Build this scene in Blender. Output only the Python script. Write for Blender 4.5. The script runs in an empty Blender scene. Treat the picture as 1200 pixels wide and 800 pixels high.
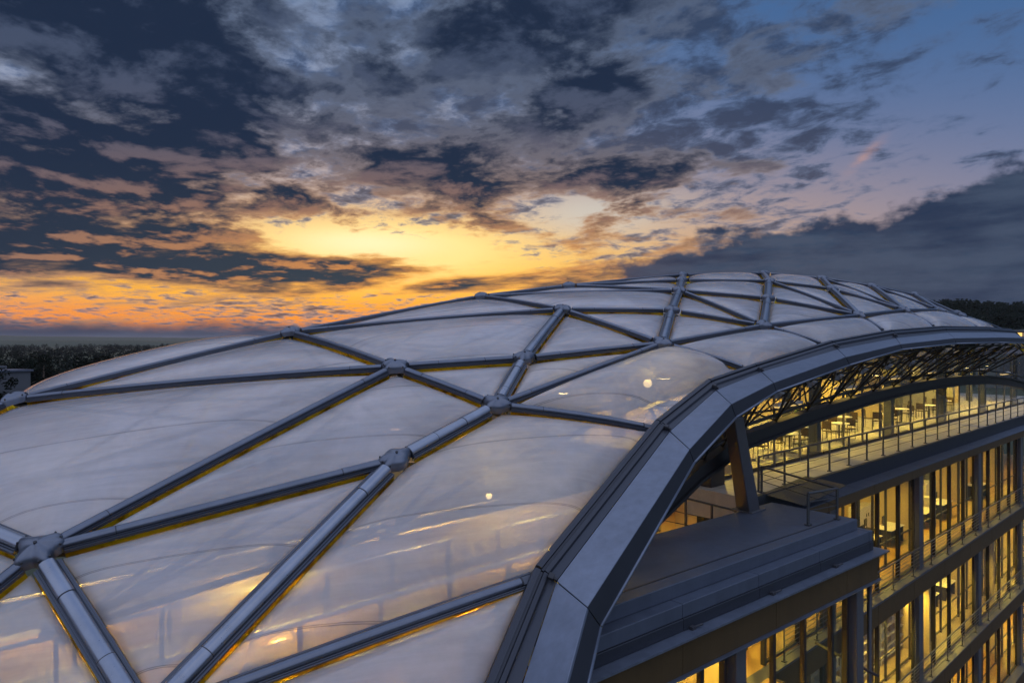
import bpy, bmesh, math, random
import numpy as np
from mathutils import Vector, Matrix

SC = bpy.context.scene
COL = SC.collection
rnd = random.Random(11)

# ------------------------------------------------------------------ camera
cam_d = bpy.data.cameras.new('camera')
cam_d.lens = 24.0
cam_d.sensor_width = 36.0
cam_d.clip_start = 0.1
cam_d.clip_end = 40000.0
cam = bpy.data.objects.new('camera', cam_d)
COL.objects.link(cam)
cam.location = (0, 0, 0)
cam.rotation_euler = (math.radians(90), 0, 0)
SC.camera = cam

# ------------------------------------------------------------------ world / sky
W = bpy.data.worlds.new('World')
SC.world = W
W.use_nodes = True
WT = W.node_tree
WT.nodes.clear()


class X:
    """A tiny expression wrapper round shader node sockets."""
    def __init__(self, tree, sock):
        self.t, self.s = tree, sock

    def _m(self, op, *args, clamp=False):
        n = self.t.nodes.new('ShaderNodeMath')
        n.operation = op
        n.use_clamp = clamp
        for i, a in enumerate(args):
            if isinstance(a, X):
                self.t.links.new(a.s, n.inputs[i])
            else:
                n.inputs[i].default_value = float(a)
        return X(self.t, n.outputs[0])

    def __add__(self, o): return self._m('ADD', self, o)
    __radd__ = __add__
    def __sub__(self, o): return self._m('SUBTRACT', self, o)
    def __rsub__(self, o): return self._m('SUBTRACT', o, self)
    def __mul__(self, o): return self._m('MULTIPLY', self, o)
    __rmul__ = __mul__
    def __truediv__(self, o): return self._m('DIVIDE', self, o)
    def __rtruediv__(self, o): return self._m('DIVIDE', o, self)
    def __neg__(self): return self._m('MULTIPLY', self, -1.0)
    def pow(self, p): return self._m('POWER', self, p)
    def max(self, o): return self._m('MAXIMUM', self, o)
    def min(self, o): return self._m('MINIMUM', self, o)
    def exp(self): return self._m('EXPONENT', self)
    def atan2(self, o): return self._m('ARCTAN2', self, o)
    def asin(self): return self._m('ARCSINE', self)
    def abs(self): return self._m('ABSOLUTE', self)
    def frac(self): return self._m('FRACT', self)

    def ss(self, a, b, lo=0.0, hi=1.0):
        n = self.t.nodes.new('ShaderNodeMapRange')
        n.interpolation_type = 'SMOOTHSTEP'
        self.t.links.new(self.s, n.inputs['Value'])
        if a > b:
            a, b, lo, hi = b, a, hi, lo
        for k, v in (('From Min', a), ('From Max', b), ('To Min', lo), ('To Max', hi)):
            if isinstance(v, X):
                self.t.links.new(v.s, n.inputs[k])
            else:
                n.inputs[k].default_value = v
        return X(self.t, n.outputs['Result'])


def xgauss(az, el, a0, e0, wa, we):
    da = (az - a0) / wa
    de = (el - e0) / we
    return (-(da * da + de * de)).exp()


def xmix(tree, f, a, b):
    n = tree.nodes.new('ShaderNodeMix')
    n.data_type = 'RGBA'
    if isinstance(f, X):
        tree.links.new(f.s, n.inputs[0])
    else:
        n.inputs[0].default_value = f
    for k, v in ((6, a), (7, b)):
        if isinstance(v, tuple):
            n.inputs[k].default_value = (v[0], v[1], v[2], 1)
        else:
            tree.links.new(v.s if isinstance(v, X) else v, n.inputs[k])
    return n.outputs[2]


def xcomb(tree, x, y, z):
    n = tree.nodes.new('ShaderNodeCombineXYZ')
    for i, v in enumerate((x, y, z)):
        if isinstance(v, X):
            tree.links.new(v.s, n.inputs[i])
        else:
            n.inputs[i].default_value = v
    return n.outputs[0]


def xnoise(tree, vec, scale, detail=6, rough=0.55, dist=0.0, lac=2.0):
    n = tree.nodes.new('ShaderNodeTexNoise')
    n.noise_dimensions = '3D'
    n.inputs['Scale'].default_value = scale
    n.inputs['Detail'].default_value = detail
    n.inputs['Roughness'].default_value = rough
    n.inputs['Distortion'].default_value = dist
    n.inputs['Lacunarity'].default_value = lac
    if vec is not None:
        tree.links.new(vec, n.inputs['Vector'])
    return X(tree, n.outputs[0])


SUN_AZ = math.radians(-9.0)       # to the right of straight ahead is positive
SUN_EL = math.radians(2.0)


def build_sky():
    t = WT
    tc = t.nodes.new('ShaderNodeTexCoord')
    sp = t.nodes.new('ShaderNodeSeparateXYZ')
    t.links.new(tc.outputs['Generated'], sp.inputs[0])
    x, y, z = (X(t, sp.outputs[i]) for i in range(3))
    az = x.atan2(y)
    el = z.asin()
    elp = el.max(0.0)
    # ---- cloud noise on a flat cloud ceiling
    zz = z.max(0.0) + 0.11
    qx, qy = x / zz, y / zz
    q = xcomb(t, qx * 0.86 - qy * 0.42 + 3.1, qx * 0.55 + qy * 0.8, 0.3)
    q_s = xcomb(t, (qx - 0.035) * 0.86 - (qy + 0.15) * 0.42 + 3.1, (qx - 0.035) * 0.55 + (qy + 0.15) * 0.8, 0.3)
    f_big = xnoise(t, q, 0.75, 3, 0.5, 0.4)
    f_mid = xnoise(t, q, 2.5, 11, 0.60, 0.2)
    f_ms = xnoise(t, q_s, 2.5, 11, 0.60, 0.2)
    f_fin = xnoise(t, q, 7.5, 6, 0.62)
    qs = xcomb(t, az * 2.2 + el * 1.4, el * 17.0 - az * 1.2, 1.7)   # long streaks near the horizon
    f_str = xnoise(t, qs, 1.5, 8, 0.6, 0.2)
    # ---- clear sky
    sun = xgauss(az, el, -0.17, 0.085, 0.42, 0.085)
    sun2 = xgauss(az, el, -0.17, 0.130, 0.20, 0.044)
    wide = xgauss(az, el, -0.06, 0.03, 0.70, 0.19)
    up = elp.ss(0.05, 0.50)
    right = az.ss(-0.15, 0.45)
    blue_l = xmix(t, right, (0.36, 0.43, 0.58), (0.085, 0.19, 0.40))
    up = up * (right * 0.5 + 0.5)
    clear = xmix(t, up, blue_l, (0.050, 0.135, 0.32))
    clear = xmix(t, (wide * 1.05).min(0.95), clear, (0.80, 0.47, 0.26))
    clear = xmix(t, (sun * 1.2).min(1.0), clear, (1.1, 0.58, 0.05))
    low = el.ss(0.105, 0.02) * az.ss(0.15, -0.12)
    clear = xmix(t, low * 0.9, clear, (1.05, 0.29, 0.012))
    clear = xmix(t, (xgauss(az, el, -0.50, 0.082, 0.36, 0.026) * 1.1).min(1.0), clear, (1.15, 0.53, 0.028))
    clear = xmix(t, (sun2 * 1.35).min(1.0), clear, (1.2, 0.86, 0.30))
    hot = xgauss(az, el, -0.21, 0.140, 0.10, 0.020)
    clear = xmix(t, hot * 0.9, clear, (1.25, 1.02, 0.58))
    cy = xgauss(az, el, 0.118, 0.182, 0.11, 0.035)
    clear = xmix(t, cy * 0.6, clear, (0.66, 0.70, 0.66))
    st = t.nodes.new('ShaderNodeTexSky')
    st.sky_type = 'NISHITA'
    st.sun_disc = False
    st.sun_elevation = SUN_EL
    st.sun_rotation = SUN_AZ
    st.air_density = 1.2
    st.dust_density = 2.0
    nsc = t.nodes.new('ShaderNodeVectorMath')
    nsc.operation = 'SCALE'
    t.links.new(st.outputs[0], nsc.inputs[0])
    nsc.inputs['Scale'].default_value = 0.06
    clear = xmix(t, 0.07, clear, nsc.outputs[0])
    haze = el.ss(0.032, 0.004) * az.ss(0.25, -0.2)
    clear = xmix(t, haze * 0.85, clear, (0.33, 0.17, 0.13))
    # ---- cloud coverage
    cov = az.ss(0.50, -0.10) * 0.165 - 0.075
    cov = cov + az.ss(-0.22, -0.60) * elp.ss(0.06, 0.17) * 0.135
    cov = cov + xgauss(az, el, 0.05, 0.40, 0.42, 0.12) * 0.06
    cov = cov - xgauss(az, el, -0.19, 0.137, 0.20, 0.036) * 0.33
    cov = cov - xgauss(az, el, 0.118, 0.182, 0.085, 0.032) * 0.20
    cov = cov - el.ss(0.085, 0.055) * 0.22 + xgauss(az, el, -0.38, 0.112, 0.26, 0.026) * 0.16
    cov = cov - xgauss(az, el, 0.52, 0.25, 0.18, 0.14) * 0.17
    cov = cov + xgauss(az, el, 0.06, 0.235, 0.20, 0.035) * 0.10
    hz = el.ss(0.185, 0.075)
    fb = f_mid * 1.15 + f_big * 0.25 + f_fin * 0.30 - 0.35
    fs = f_str * 1.10 + f_fin * 0.10 - 0.07
    dens = fb + (fs - fb) * hz + cov
    a = dens.ss(0.44, 0.59)
    thick = dens.ss(0.50, 0.68)
    # ---- cloud colours
    warm = (wide * 0.9).min(1.0)
    warm_lo = xgauss(az, el, -0.14, 0.08, 0.52, 0.11)
    edge = xmix(t, warm, (0.105, 0.14, 0.22), (0.43, 0.30, 0.20))
    edge = xmix(t, (warm_lo * 1.0).min(1.0), edge, (0.92, 0.40, 0.07))
    core = xmix(t, warm_lo * 0.55, (0.014, 0.026, 0.058), (0.06, 0.075, 0.078))
    lit = (f_mid - f_ms) * 2.4 + (f_fin - 0.5) * 0.25
    glow = xmix(t, warm, (0.062, 0.088, 0.155), (0.25, 0.18, 0.15))
    glow = xmix(t, warm_lo, glow, (0.72, 0.29, 0.075))
    core = xmix(t, lit.ss(-0.02, 0.34) * 0.85, core, glow)
    cl = xmix(t, thick, edge, core)
    # a thin mottled sheet above the main deck
    qa = xcomb(t, qx * 0.8 - qy * 0.5 + 11.0, qx * 0.62 + qy * 0.72, 2.3)
    f_alt = xnoise(t, qa, 6.5, 8, 0.62, 0.3)
    acov = xgauss(az, el, 0.03, 0.33, 0.50, 0.22) * 0.20 + az.ss(0.2, -0.3) * 0.05 - 0.07
    acov = acov - xgauss(az, el, -0.19, 0.125, 0.22, 0.045) * 0.25 - xgauss(az, el, 0.118, 0.182, 0.09, 0.03) * 0.2
    ad = f_alt * 0.8 + f_big * 0.35 - 0.07 + acov
    ac = xmix(t, ad.ss(0.50, 0.68), xmix(t, warm, (0.072, 0.13, 0.265), (0.38, 0.33, 0.33)), xmix(t, warm, (0.030, 0.048, 0.098), (0.10, 0.082, 0.095)))
    clear = xmix(t, ad.ss(0.46, 0.60) * 0.9, clear, ac)
    sky = xmix(t, a, clear, cl)
    # ---- the dark bank low on the right
    top = az.ss(-0.02, 0.30) * 0.125 + az.ss(0.3, 0.75) * 0.05 + 0.028
    nb = xnoise(t, xcomb(t, az * 5.2, el * 8.0, 4.2), 2.6, 8, 0.56)
    bank = (top + (nb - 0.5) * (az.ss(-0.15, 0.15) * 0.125 + 0.03) - el).ss(-0.006, 0.018)
    nb2 = xnoise(t, xcomb(t, az * 3.0, el * 12.0, 9.2), 2.0, 6, 0.6)
    bcol = xmix(t, nb2.ss(0.38, 0.66), (0.017, 0.034, 0.076), (0.050, 0.075, 0.128))
    bcol = xmix(t, xgauss(az, el, 0.05, 0.085, 0.12, 0.05) * 0.55, bcol, (0.22, 0.14, 0.13))
    sky = xmix(t, bank * 0.97, sky, bcol)
    # ---- a lit wisp in the clear part
    da = (az - 0.478) * 0.75 + (el - 0.237) * 0.66
    db = (el - 0.237) * 0.75 - (az - 0.478) * 0.66
    wisp = (-((da / 0.024) * (da / 0.024) + (db / 0.006) * (db / 0.006))).exp()
    sky = xmix(t, wisp * f_fin.ss(0.3, 0.7) * 0.55, sky, (0.62, 0.33, 0.24))
    # ---- high overhead and behind: broken pale cloud over blue, added out of view to light the roof
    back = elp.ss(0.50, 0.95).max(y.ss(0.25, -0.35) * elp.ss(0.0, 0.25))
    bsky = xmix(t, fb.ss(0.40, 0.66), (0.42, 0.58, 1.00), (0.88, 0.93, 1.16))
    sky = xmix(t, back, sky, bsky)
    below = z.ss(0.0, -0.02)
    sky = xmix(t, below, sky, (0.02, 0.024, 0.03))
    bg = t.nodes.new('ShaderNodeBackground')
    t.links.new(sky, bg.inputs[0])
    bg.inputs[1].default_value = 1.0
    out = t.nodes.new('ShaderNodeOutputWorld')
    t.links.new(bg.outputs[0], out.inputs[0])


build_sky()

# ------------------------------------------------------------------ sun, low behind the roof
sl = bpy.data.lights.new('sun', 'SUN')
sl.energy = 0.7
sl.color = (1.0, 0.55, 0.22)
sl.angle = math.radians(1.5)
so = bpy.data.objects.new('sun', sl)
COL.objects.link(so)
sd = Vector((math.sin(SUN_AZ) * math.cos(SUN_EL), math.cos(SUN_AZ) * math.cos(SUN_EL), math.sin(SUN_EL)))
so.rotation_euler = (-sd).to_track_quat('-Z', 'Y').to_euler()
so.location = (0, 60, 30)

SC.view_settings.view_transform = 'Standard'
SC.view_settings.look = 'None'
SC.view_settings.exposure = 0.0
SC.view_settings.gamma = 1.0
SC.view_settings.use_curve_mapping = False
SC.render.engine = 'CYCLES'
SC.cycles.use_denoising = True
SC.cycles.max_bounces = 10
SC.cycles.diffuse_bounces = 4
SC.cycles.glossy_bounces = 4
SC.cycles.transmission_bounces = 6
SC.cycles.transparent_max_bounces = 24
SC.cycles.sample_clamp_indirect = 4.0
SC.cycles.caustics_reflective = False
SC.cycles.caustics_refractive = False

# ================================================================== helpers
def tag(o, label=None, cat=None, group=None, kind=None):
    if label: o['label'] = label
    if cat: o['category'] = cat
    if group: o['group'] = group
    if kind: o['kind'] = kind
    return o


def empty(name, loc, label=None, cat=None, group=None, parent=None):
    o = bpy.data.objects.new(name, None)
    COL.objects.link(o)
    o.empty_display_size = 0.3
    o.location = loc
    if parent: o.parent = parent
    return tag(o, label, cat, group)


class MB:
    """Collects vertices and faces in world space; build() links them as one mesh object."""
    def __init__(self):
        self.v, self.f, self.mi, self.uv = [], [], [], None

    def add(self, verts, faces, mi=0):
        k = len(self.v)
        self.v += [tuple(p) for p in verts]
        self.f += [tuple(i + k for i in f) for f in faces]
        self.mi += [mi] * len(faces)
        return self

    def box(self, c, ax, ay, az, sx, sy, sz, mi=0):
        """box centred at c with unit axes ax, ay, az and full sizes"""
        c = Vector(c); ax = Vector(ax) * sx / 2; ay = Vector(ay) * sy / 2; az = Vector(az) * sz / 2
        vs = [c + i * ax + j * ay + k * az for i in (-1, 1) for j in (-1, 1) for k in (-1, 1)]
        fs = [(0, 1, 3, 2), (4, 6, 7, 5), (0, 4, 5, 1), (2, 3, 7, 6), (0, 2, 6, 4), (1, 5, 7, 3)]
        return self.add(vs, fs, mi)

    def hexa(self, lo, hi, mi=0):
        """two matching quads (4 points each) joined into a solid"""
        vs = list(lo) + list(hi)
        fs = [(3, 2, 1, 0), (4, 5, 6, 7), (0, 1, 5, 4), (1, 2, 6, 5), (2, 3, 7, 6), (3, 0, 4, 7)]
        return self.add(vs, fs, mi)

    def tube(self, pts, r, n=8, mi=0, r2=None):
        pts = [Vector(p) for p in pts]
        m = len(pts)
        vs = []
        up = None
        for i, p in enumerate(pts):
            d = (pts[min(i + 1, m - 1)] - pts[max(i - 1, 0)]).normalized()
            if up is None:
                up = d.orthogonal().normalized()
            a = (up - d * up.dot(d)).normalized()
            up = a
            b = d.cross(a)
            rr = r if r2 is None else r + (r2 - r) * i / (m - 1)
            for k in range(n):
                t = 2 * math.pi * k / n
                vs.append(p + a * (rr * math.cos(t)) + b * (rr * math.sin(t)))
        fs = []
        for i in range(m - 1):
            for k in range(n):
                k2 = (k + 1) % n
                fs.append((i * n + k, i * n + k2, (i + 1) * n + k2, (i + 1) * n + k))
        fs.append(tuple(reversed(range(n))))
        fs.append(tuple(range((m - 1) * n, m * n)))
        return self.add(vs, fs, mi)

    def disc(self, c, r, h, n=20, mi=0, r2=None):
        c = Vector(c); r2 = r if r2 is None else r2
        vs = [c + Vector((r * math.cos(2 * math.pi * k / n), r * math.sin(2 * math.pi * k / n), 0)) for k in range(n)]
        vs += [c + Vector((r2 * math.cos(2 * math.pi * k / n), r2 * math.sin(2 * math.pi * k / n), h)) for k in range(n)]
        fs = [tuple(reversed(range(n))), tuple(range(n, 2 * n))]
        fs += [(k, (k + 1) % n, n + (k + 1) % n, n + k) for k in range(n)]
        return self.add(vs, fs, mi)

    def build(self, name, mats, parent=None, smooth=False, bevel=0, uvs=None):
        me = bpy.data.meshes.new(name)
        o = bpy.data.objects.new(name, me)
        COL.objects.link(o)
        inv = None
        vv = self.v
        if parent is not None:
            o.parent = parent
            off = Vector((0, 0, 0)); q = parent
            while q is not None:
                off += q.location; q = q.parent
            vv = [(p[0] - off.x, p[1] - off.y, p[2] - off.z) for p in self.v]
        me.from_pydata(vv, [], self.f)
        for m in (mats if isinstance(mats, (list, tuple)) else [mats]):
            me.materials.append(m)
        me.polygons.foreach_set('material_index', self.mi)
        if uvs is not None:
            ul = me.uv_layers.new(name='plan')
            for l in me.loops:
                ul.data[l.index].uv = uvs[l.vertex_index]
        if smooth:
            me.polygons.foreach_set('use_smooth', [True] * len(me.polygons))
            if smooth is not True:
                me.set_sharp_from_angle(angle=smooth)
        me.update()
        bm = bmesh.new(); bm.from_mesh(me)
        if len(bm.faces) < 20000:
            bmesh.ops.recalc_face_normals(bm, faces=bm.faces)
        bm.to_mesh(me); bm.free()
        if bevel:
            b = o.modifiers.new('bevel', 'BEVEL'); b.width = bevel; b.segments = 2; b.limit_method = 'ANGLE'
        return o


def dup(o, loc, label=None, rotz=0.0, group=None, scale=None):
    """copy of a thing with copies of its parts and sub-parts"""
    def cp(q, par):
        c = q.copy(); COL.objects.link(c)
        if par is not None: c.parent = par
        for ch in q.children: cp(ch, c)
        return c
    r = cp(o, None)
    r.location = loc; r.rotation_euler = (0, 0, rotz)
    if scale: r.scale = scale
    if label: r['label'] = label
    if group: r['group'] = group
    return r


# ------------------------------------------------------------------ materials
def mat(name, col, rough=0.5, metal=0.0, var=0.0, vscale=3.0, bump=0.0, bscale=20.0, streak=0.0, spec=0.5, emit=None, emit_s=0.0):
    m = bpy.data.materials.new(name); m.use_nodes = True
    t = m.node_tree; b = t.nodes['Principled BSDF']
    b.inputs['Base Color'].default_value = (*col, 1); b.inputs['Roughness'].default_value = rough
    b.inputs['Metallic'].default_value = metal; b.inputs['Specular IOR Level'].default_value = spec
    tc = t.nodes.new('ShaderNodeTexCoord')
    geo = t.nodes.new('ShaderNodeNewGeometry')
    pos = geo.outputs['Position']
    if var or streak:
        n1 = xnoise(t, pos, vscale, 6, 0.6, 0.3)
        n2 = xnoise(t, pos, vscale * 6, 4, 0.6)
        f = ((n1 * 0.7 + n2 * 0.3) - 0.5) * (2.4 * var) + 1.0
        if streak:
            sp = t.nodes.new('ShaderNodeSeparateXYZ'); t.links.new(pos, sp.inputs[0])
            px, py, pz = (X(t, sp.outputs[i]) for i in range(3))
            st = xnoise(t, xcomb(t, px * 5.0, py * 5.0, pz * 0.4), 1.0, 4, 0.6)
            f = f * ((st - 0.5) * (2.0 * streak) + 1.0)
        vm = t.nodes.new('ShaderNodeVectorMath'); vm.operation = 'SCALE'
        vm.inputs[0].default_value = col
        t.links.new(f.s, vm.inputs['Scale'])
        t.links.new(vm.outputs[0], b.inputs['Base Color'])
        rr = ((n2 * 0.6 + n1 * 0.4) - 0.5) * (0.9 * max(var, streak)) + rough
        t.links.new(rr.max(0.05).s, b.inputs['Roughness'])
    if bump:
        bp = t.nodes.new('ShaderNodeBump'); bp.inputs['Strength'].default_value = bump; bp.inputs['Distance'].default_value = 0.02
        nb = xnoise(t, pos, bscale, 5, 0.6); t.links.new(nb.s, bp.inputs['Height']); t.links.new(bp.outputs[0], b.inputs['Normal'])
    if emit:
        b.inputs['Emission Color'].default_value = (*emit, 1); b.inputs['Emission Strength'].default_value = emit_s
    return m


M = {}
M['beam'] = mat('beam_metal', (0.075, 0.084, 0.105), 0.40, 0.6, 0.25, 1.5, 0.0, 30)
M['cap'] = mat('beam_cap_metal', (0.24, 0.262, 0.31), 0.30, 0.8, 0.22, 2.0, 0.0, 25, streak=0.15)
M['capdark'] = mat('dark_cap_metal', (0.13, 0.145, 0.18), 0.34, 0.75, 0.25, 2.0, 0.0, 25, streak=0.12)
M['seam'] = mat('dark_joint', (0.03, 0.03, 0.035), 0.7, 0.0)
M['hub'] = mat('hub_metal', (0.14, 0.155, 0.19), 0.36, 0.75, 0.3, 2.0, 0.04, 9)
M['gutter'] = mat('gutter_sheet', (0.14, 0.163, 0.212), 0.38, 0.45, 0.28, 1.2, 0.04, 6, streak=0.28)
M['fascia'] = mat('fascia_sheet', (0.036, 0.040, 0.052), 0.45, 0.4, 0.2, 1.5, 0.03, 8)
M['ledge'] = mat('ledge_sheet', (0.070, 0.085, 0.118), 0.50, 0.15, 0.28, 1.1, 0.06, 9, streak=0.2)
M['brownfascia'] = mat('brown_fascia', (0.068, 0.040, 0.013), 0.6, 0.0, 0.3, 1.4, 0.05, 12, streak=0.2)
M['steel'] = mat('truss_steel', (0.05, 0.046, 0.04), 0.45, 0.5, 0.2, 3.0)
M['silver'] = mat('cast_joint', (0.34, 0.35, 0.37), 0.4, 0.6, 0.2, 5.0)
M['frame'] = mat('window_frame', (0.03, 0.029, 0.03), 0.45, 0.3, 0.2, 3.0)
M['framelight'] = mat('column_cladding', (0.10, 0.103, 0.115), 0.5, 0.3, 0.15, 2.0, streak=0.1)
M['rail'] = mat('railing_steel', (0.09, 0.095, 0.10), 0.4, 0.6, 0.2, 4.0)
M['concrete'] = mat('concrete', (0.30, 0.29, 0.27), 0.8, 0.0, 0.25, 1.5, 0.15, 25, streak=0.15)
M['pave'] = mat('terrace_paving', (0.34, 0.32, 0.28), 0.7, 0.0, 0.25, 2.0, 0.12, 25)
M['wood'] = mat('orange_floor', (0.50, 0.30, 0.07), 0.4, 0.0, 0.3, 1.5)
M['cream'] = mat('cream_wall', (0.60, 0.48, 0.27), 0.8, 0.0, 0.1, 1.0)
M['white'] = mat('white_laminate', (0.72, 0.70, 0.64), 0.45, 0.0, 0.08, 2.0)
M['dark'] = mat('dark_plastic', (0.035, 0.035, 0.04), 0.5)
M['grate'] = mat('steel_grating', (0.05, 0.052, 0.055), 0.6, 0.4, 0.3, 6.0, 0.3, 60)
M['bulb'] = mat('lit_diffuser', (0.9, 0.8, 0.6), 0.5, emit=(1.0, 0.72, 0.26), emit_s=18.0)
M['globe'] = mat('lit_globe', (0.9, 0.8, 0.6), 0.5, emit=(1.0, 0.68, 0.26), emit_s=2.2)
M['bulbsoft'] = mat('lit_panel', (0.9, 0.8, 0.6), 0.5, emit=(1.0, 0.72, 0.24), emit_s=9.0)
M['lit'] = mat('lit_window_glow', (0.5, 0.4, 0.2), 0.5, emit=(1.0, 0.60, 0.12), emit_s=1.3)
M['raillit'] = mat('dim_rail_light', (0.6, 0.55, 0.45), 0.5, emit=(1.0, 0.66, 0.2), emit_s=0.8)
M['book'] = mat('box_card', (0.40, 0.30, 0.20), 0.7, 0.0, 0.5, 2.5)
M['pot'] = mat('plant_pot', (0.30, 0.28, 0.26), 0.7, 0.0, 0.2, 5)
M['paintw'] = mat('pale_render', (0.10, 0.105, 0.115), 0.8, 0.0, 0.12, 0.4)
M['roofgrey'] = mat('roof_felt', (0.16, 0.16, 0.17), 0.8, 0.0, 0.2, 0.3)


def thin_film(t, fr, geo, ior):
    """same reflectance from both sides of a thin sheet"""
    q = X(t, geo.outputs['Backfacing']) * (1.0 / ior - ior) + ior
    t.links.new(q.s, fr.inputs['IOR'])


def glass_mat():
    m = bpy.data.materials.new('window_glass'); m.use_nodes = True
    t = m.node_tree; t.nodes.clear()
    tr = t.nodes.new('ShaderNodeBsdfTransparent'); tr.inputs[0].default_value = (0.88, 0.90, 0.88, 1)
    gl = t.nodes.new('ShaderNodeBsdfGlossy'); gl.inputs['Roughness'].default_value = 0.02
    fr = t.nodes.new('ShaderNodeFresnel'); geo = t.nodes.new('ShaderNodeNewGeometry')
    thin_film(t, fr, geo, 1.5)
    mx = t.nodes.new('ShaderNodeMixShader'); t.links.new((X(t, fr.outputs[0]) * 0.9).s, mx.inputs[0])
    t.links.new(tr.outputs[0], mx.inputs[1]); t.links.new(gl.outputs[0], mx.inputs[2])
    out = t.nodes.new('ShaderNodeOutputMaterial'); t.links.new(mx.outputs[0], out.inputs[0])
    return m


def foil_mat(name, transp, tint, seams=True):
    """printed, part see-through pillow foil: clear gaps + milky body + a soft gloss"""
    m = bpy.data.materials.new(name); m.use_nodes = True
    t = m.node_tree; t.nodes.clear()
    geo = t.nodes.new('ShaderNodeNewGeometry'); pos = geo.outputs['Position']
    dirt = xnoise(t, pos, 0.55, 6, 0.6, 0.5)
    fine = xnoise(t, pos, 7.0, 5, 0.65)
    uv = t.nodes.new('ShaderNodeUVMap'); uv.uv_map = 'plan'
    sp = t.nodes.new('ShaderNodeSeparateXYZ'); t.links.new(uv.outputs[0], sp.inputs[0])
    u, v = X(t, sp.outputs[0]), X(t, sp.outputs[1])
    edge = (u / 1.55 + 50.37).frac()
    d1 = ((edge - 0.5).abs() * -1.0 + 0.5) * 1.55          # metres from the nearest weld
    seam = d1.ss(0.022, 0.012) * d1.ss(0.002, 0.006)
    # long drip streaks and faint wrinkles across the foil
    wr = xnoise(t, xcomb(t, u * 0.5, v * 2.6, 0.0), 1.0, 5, 0.6, 0.4)
    rain = xnoise(t, xcomb(t, u * 4.5, v * 0.55, 3.0), 1.0, 5, 0.65, 0.3)
    body = ((dirt - 0.5) * 0.42 + (fine - 0.5) * 0.12 + (rain - 0.5) * 0.30) + 1.0
    col = t.nodes.new('ShaderNodeVectorMath'); col.operation = 'SCALE'; col.inputs[0].default_value = tint
    t.links.new((body - seam * 0.55).s, col.inputs['Scale'])
    di = t.nodes.new('ShaderNodeBsdfDiffuse'); t.links.new(col.outputs[0], di.inputs[0])
    tl = t.nodes.new('ShaderNodeBsdfTranslucent'); t.links.new(col.outputs[0], tl.inputs[0])
    m1 = t.nodes.new('ShaderNodeMixShader'); m1.inputs[0].default_value = 0.48
    t.links.new(di.outputs[0], m1.inputs[1]); t.links.new(tl.outputs[0], m1.inputs[2])
    tr = t.nodes.new('ShaderNodeBsdfTransparent'); tr.inputs[0].default_value = (0.97, 0.97, 0.97, 1)
    m2 = t.nodes.new('ShaderNodeMixShader')
    tf = (dirt - 0.5) * -0.25 + transp - seam * 0.2 + (rain - 0.5) * -0.15
    t.links.new(tf.max(0.0).s, m2.inputs[0])
    t.links.new(m1.outputs[0], m2.inputs[1]); t.links.new(tr.outputs[0], m2.inputs[2])
    gl = t.nodes.new('ShaderNodeBsdfGlossy')
    t.links.new(((dirt - 0.5) * 0.25 + (fine - 0.5) * 0.08 + 0.10).max(0.05).s, gl.inputs['Roughness'])
    bp = t.nodes.new('ShaderNodeBump'); bp.inputs['Strength'].default_value = 0.22; bp.inputs['Distance'].default_value = 0.05
    t.links.new((wr * 1.0 + fine * 0.16 + seam * 0.2).s, bp.inputs['Height'])
    t.links.new(bp.outputs[0], gl.inputs['Normal']); t.links.new(bp.outputs[0], di.inputs['Normal'])
    fr = t.nodes.new('ShaderNodeFresnel'); thin_film(t, fr, geo, 1.5)
    m3 = t.nodes.new('ShaderNodeMixShader'); t.links.new((X(t, fr.outputs[0]) * 1.0).s, m3.inputs[0])
    t.links.new(m2.outputs[0], m3.inputs[1]); t.links.new(gl.outputs[0], m3.inputs[2])
    out = t.nodes.new('ShaderNodeOutputMaterial'); t.links.new(m3.outputs[0], out.inputs[0])
    return m


def strip_mat():
    """clear keder film along the clamps, tinted amber to imitate hall light leaking through"""
    m = bpy.data.materials.new('keder_film'); m.use_nodes = True
    t = m.node_tree; t.nodes.clear()
    geo = t.nodes.new('ShaderNodeNewGeometry')
    n = xnoise(t, geo.outputs['Position'], 2.2, 4, 0.7)
    c = xmix(t, n.ss(0.3, 0.55), (0.50, 0.38, 0.06), (1.0, 0.88, 0.18))  # yellow of the hall light painted into the film colour
    tl = t.nodes.new('ShaderNodeBsdfTranslucent'); t.links.new(c, tl.inputs[0])
    tr = t.nodes.new('ShaderNodeBsdfTransparent'); t.links.new(c, tr.inputs[0])
    mx = t.nodes.new('ShaderNodeMixShader'); mx.inputs[0].default_value = 0.55
    t.links.new(tl.outputs[0], mx.inputs[1]); t.links.new(tr.outputs[0], mx.inputs[2])
    out = t.nodes.new('ShaderNodeOutputMaterial'); t.links.new(mx.outputs[0], out.inputs[0])
    return m


M['glass'] = glass_mat()
M['foil'] = foil_mat('pillow_foil', 0.47, (0.77, 0.785, 0.84))
M['foilin'] = foil_mat('pillow_foil_inner', 0.70, (0.6, 0.6, 0.62))
M['strip'] = strip_mat()


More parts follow.
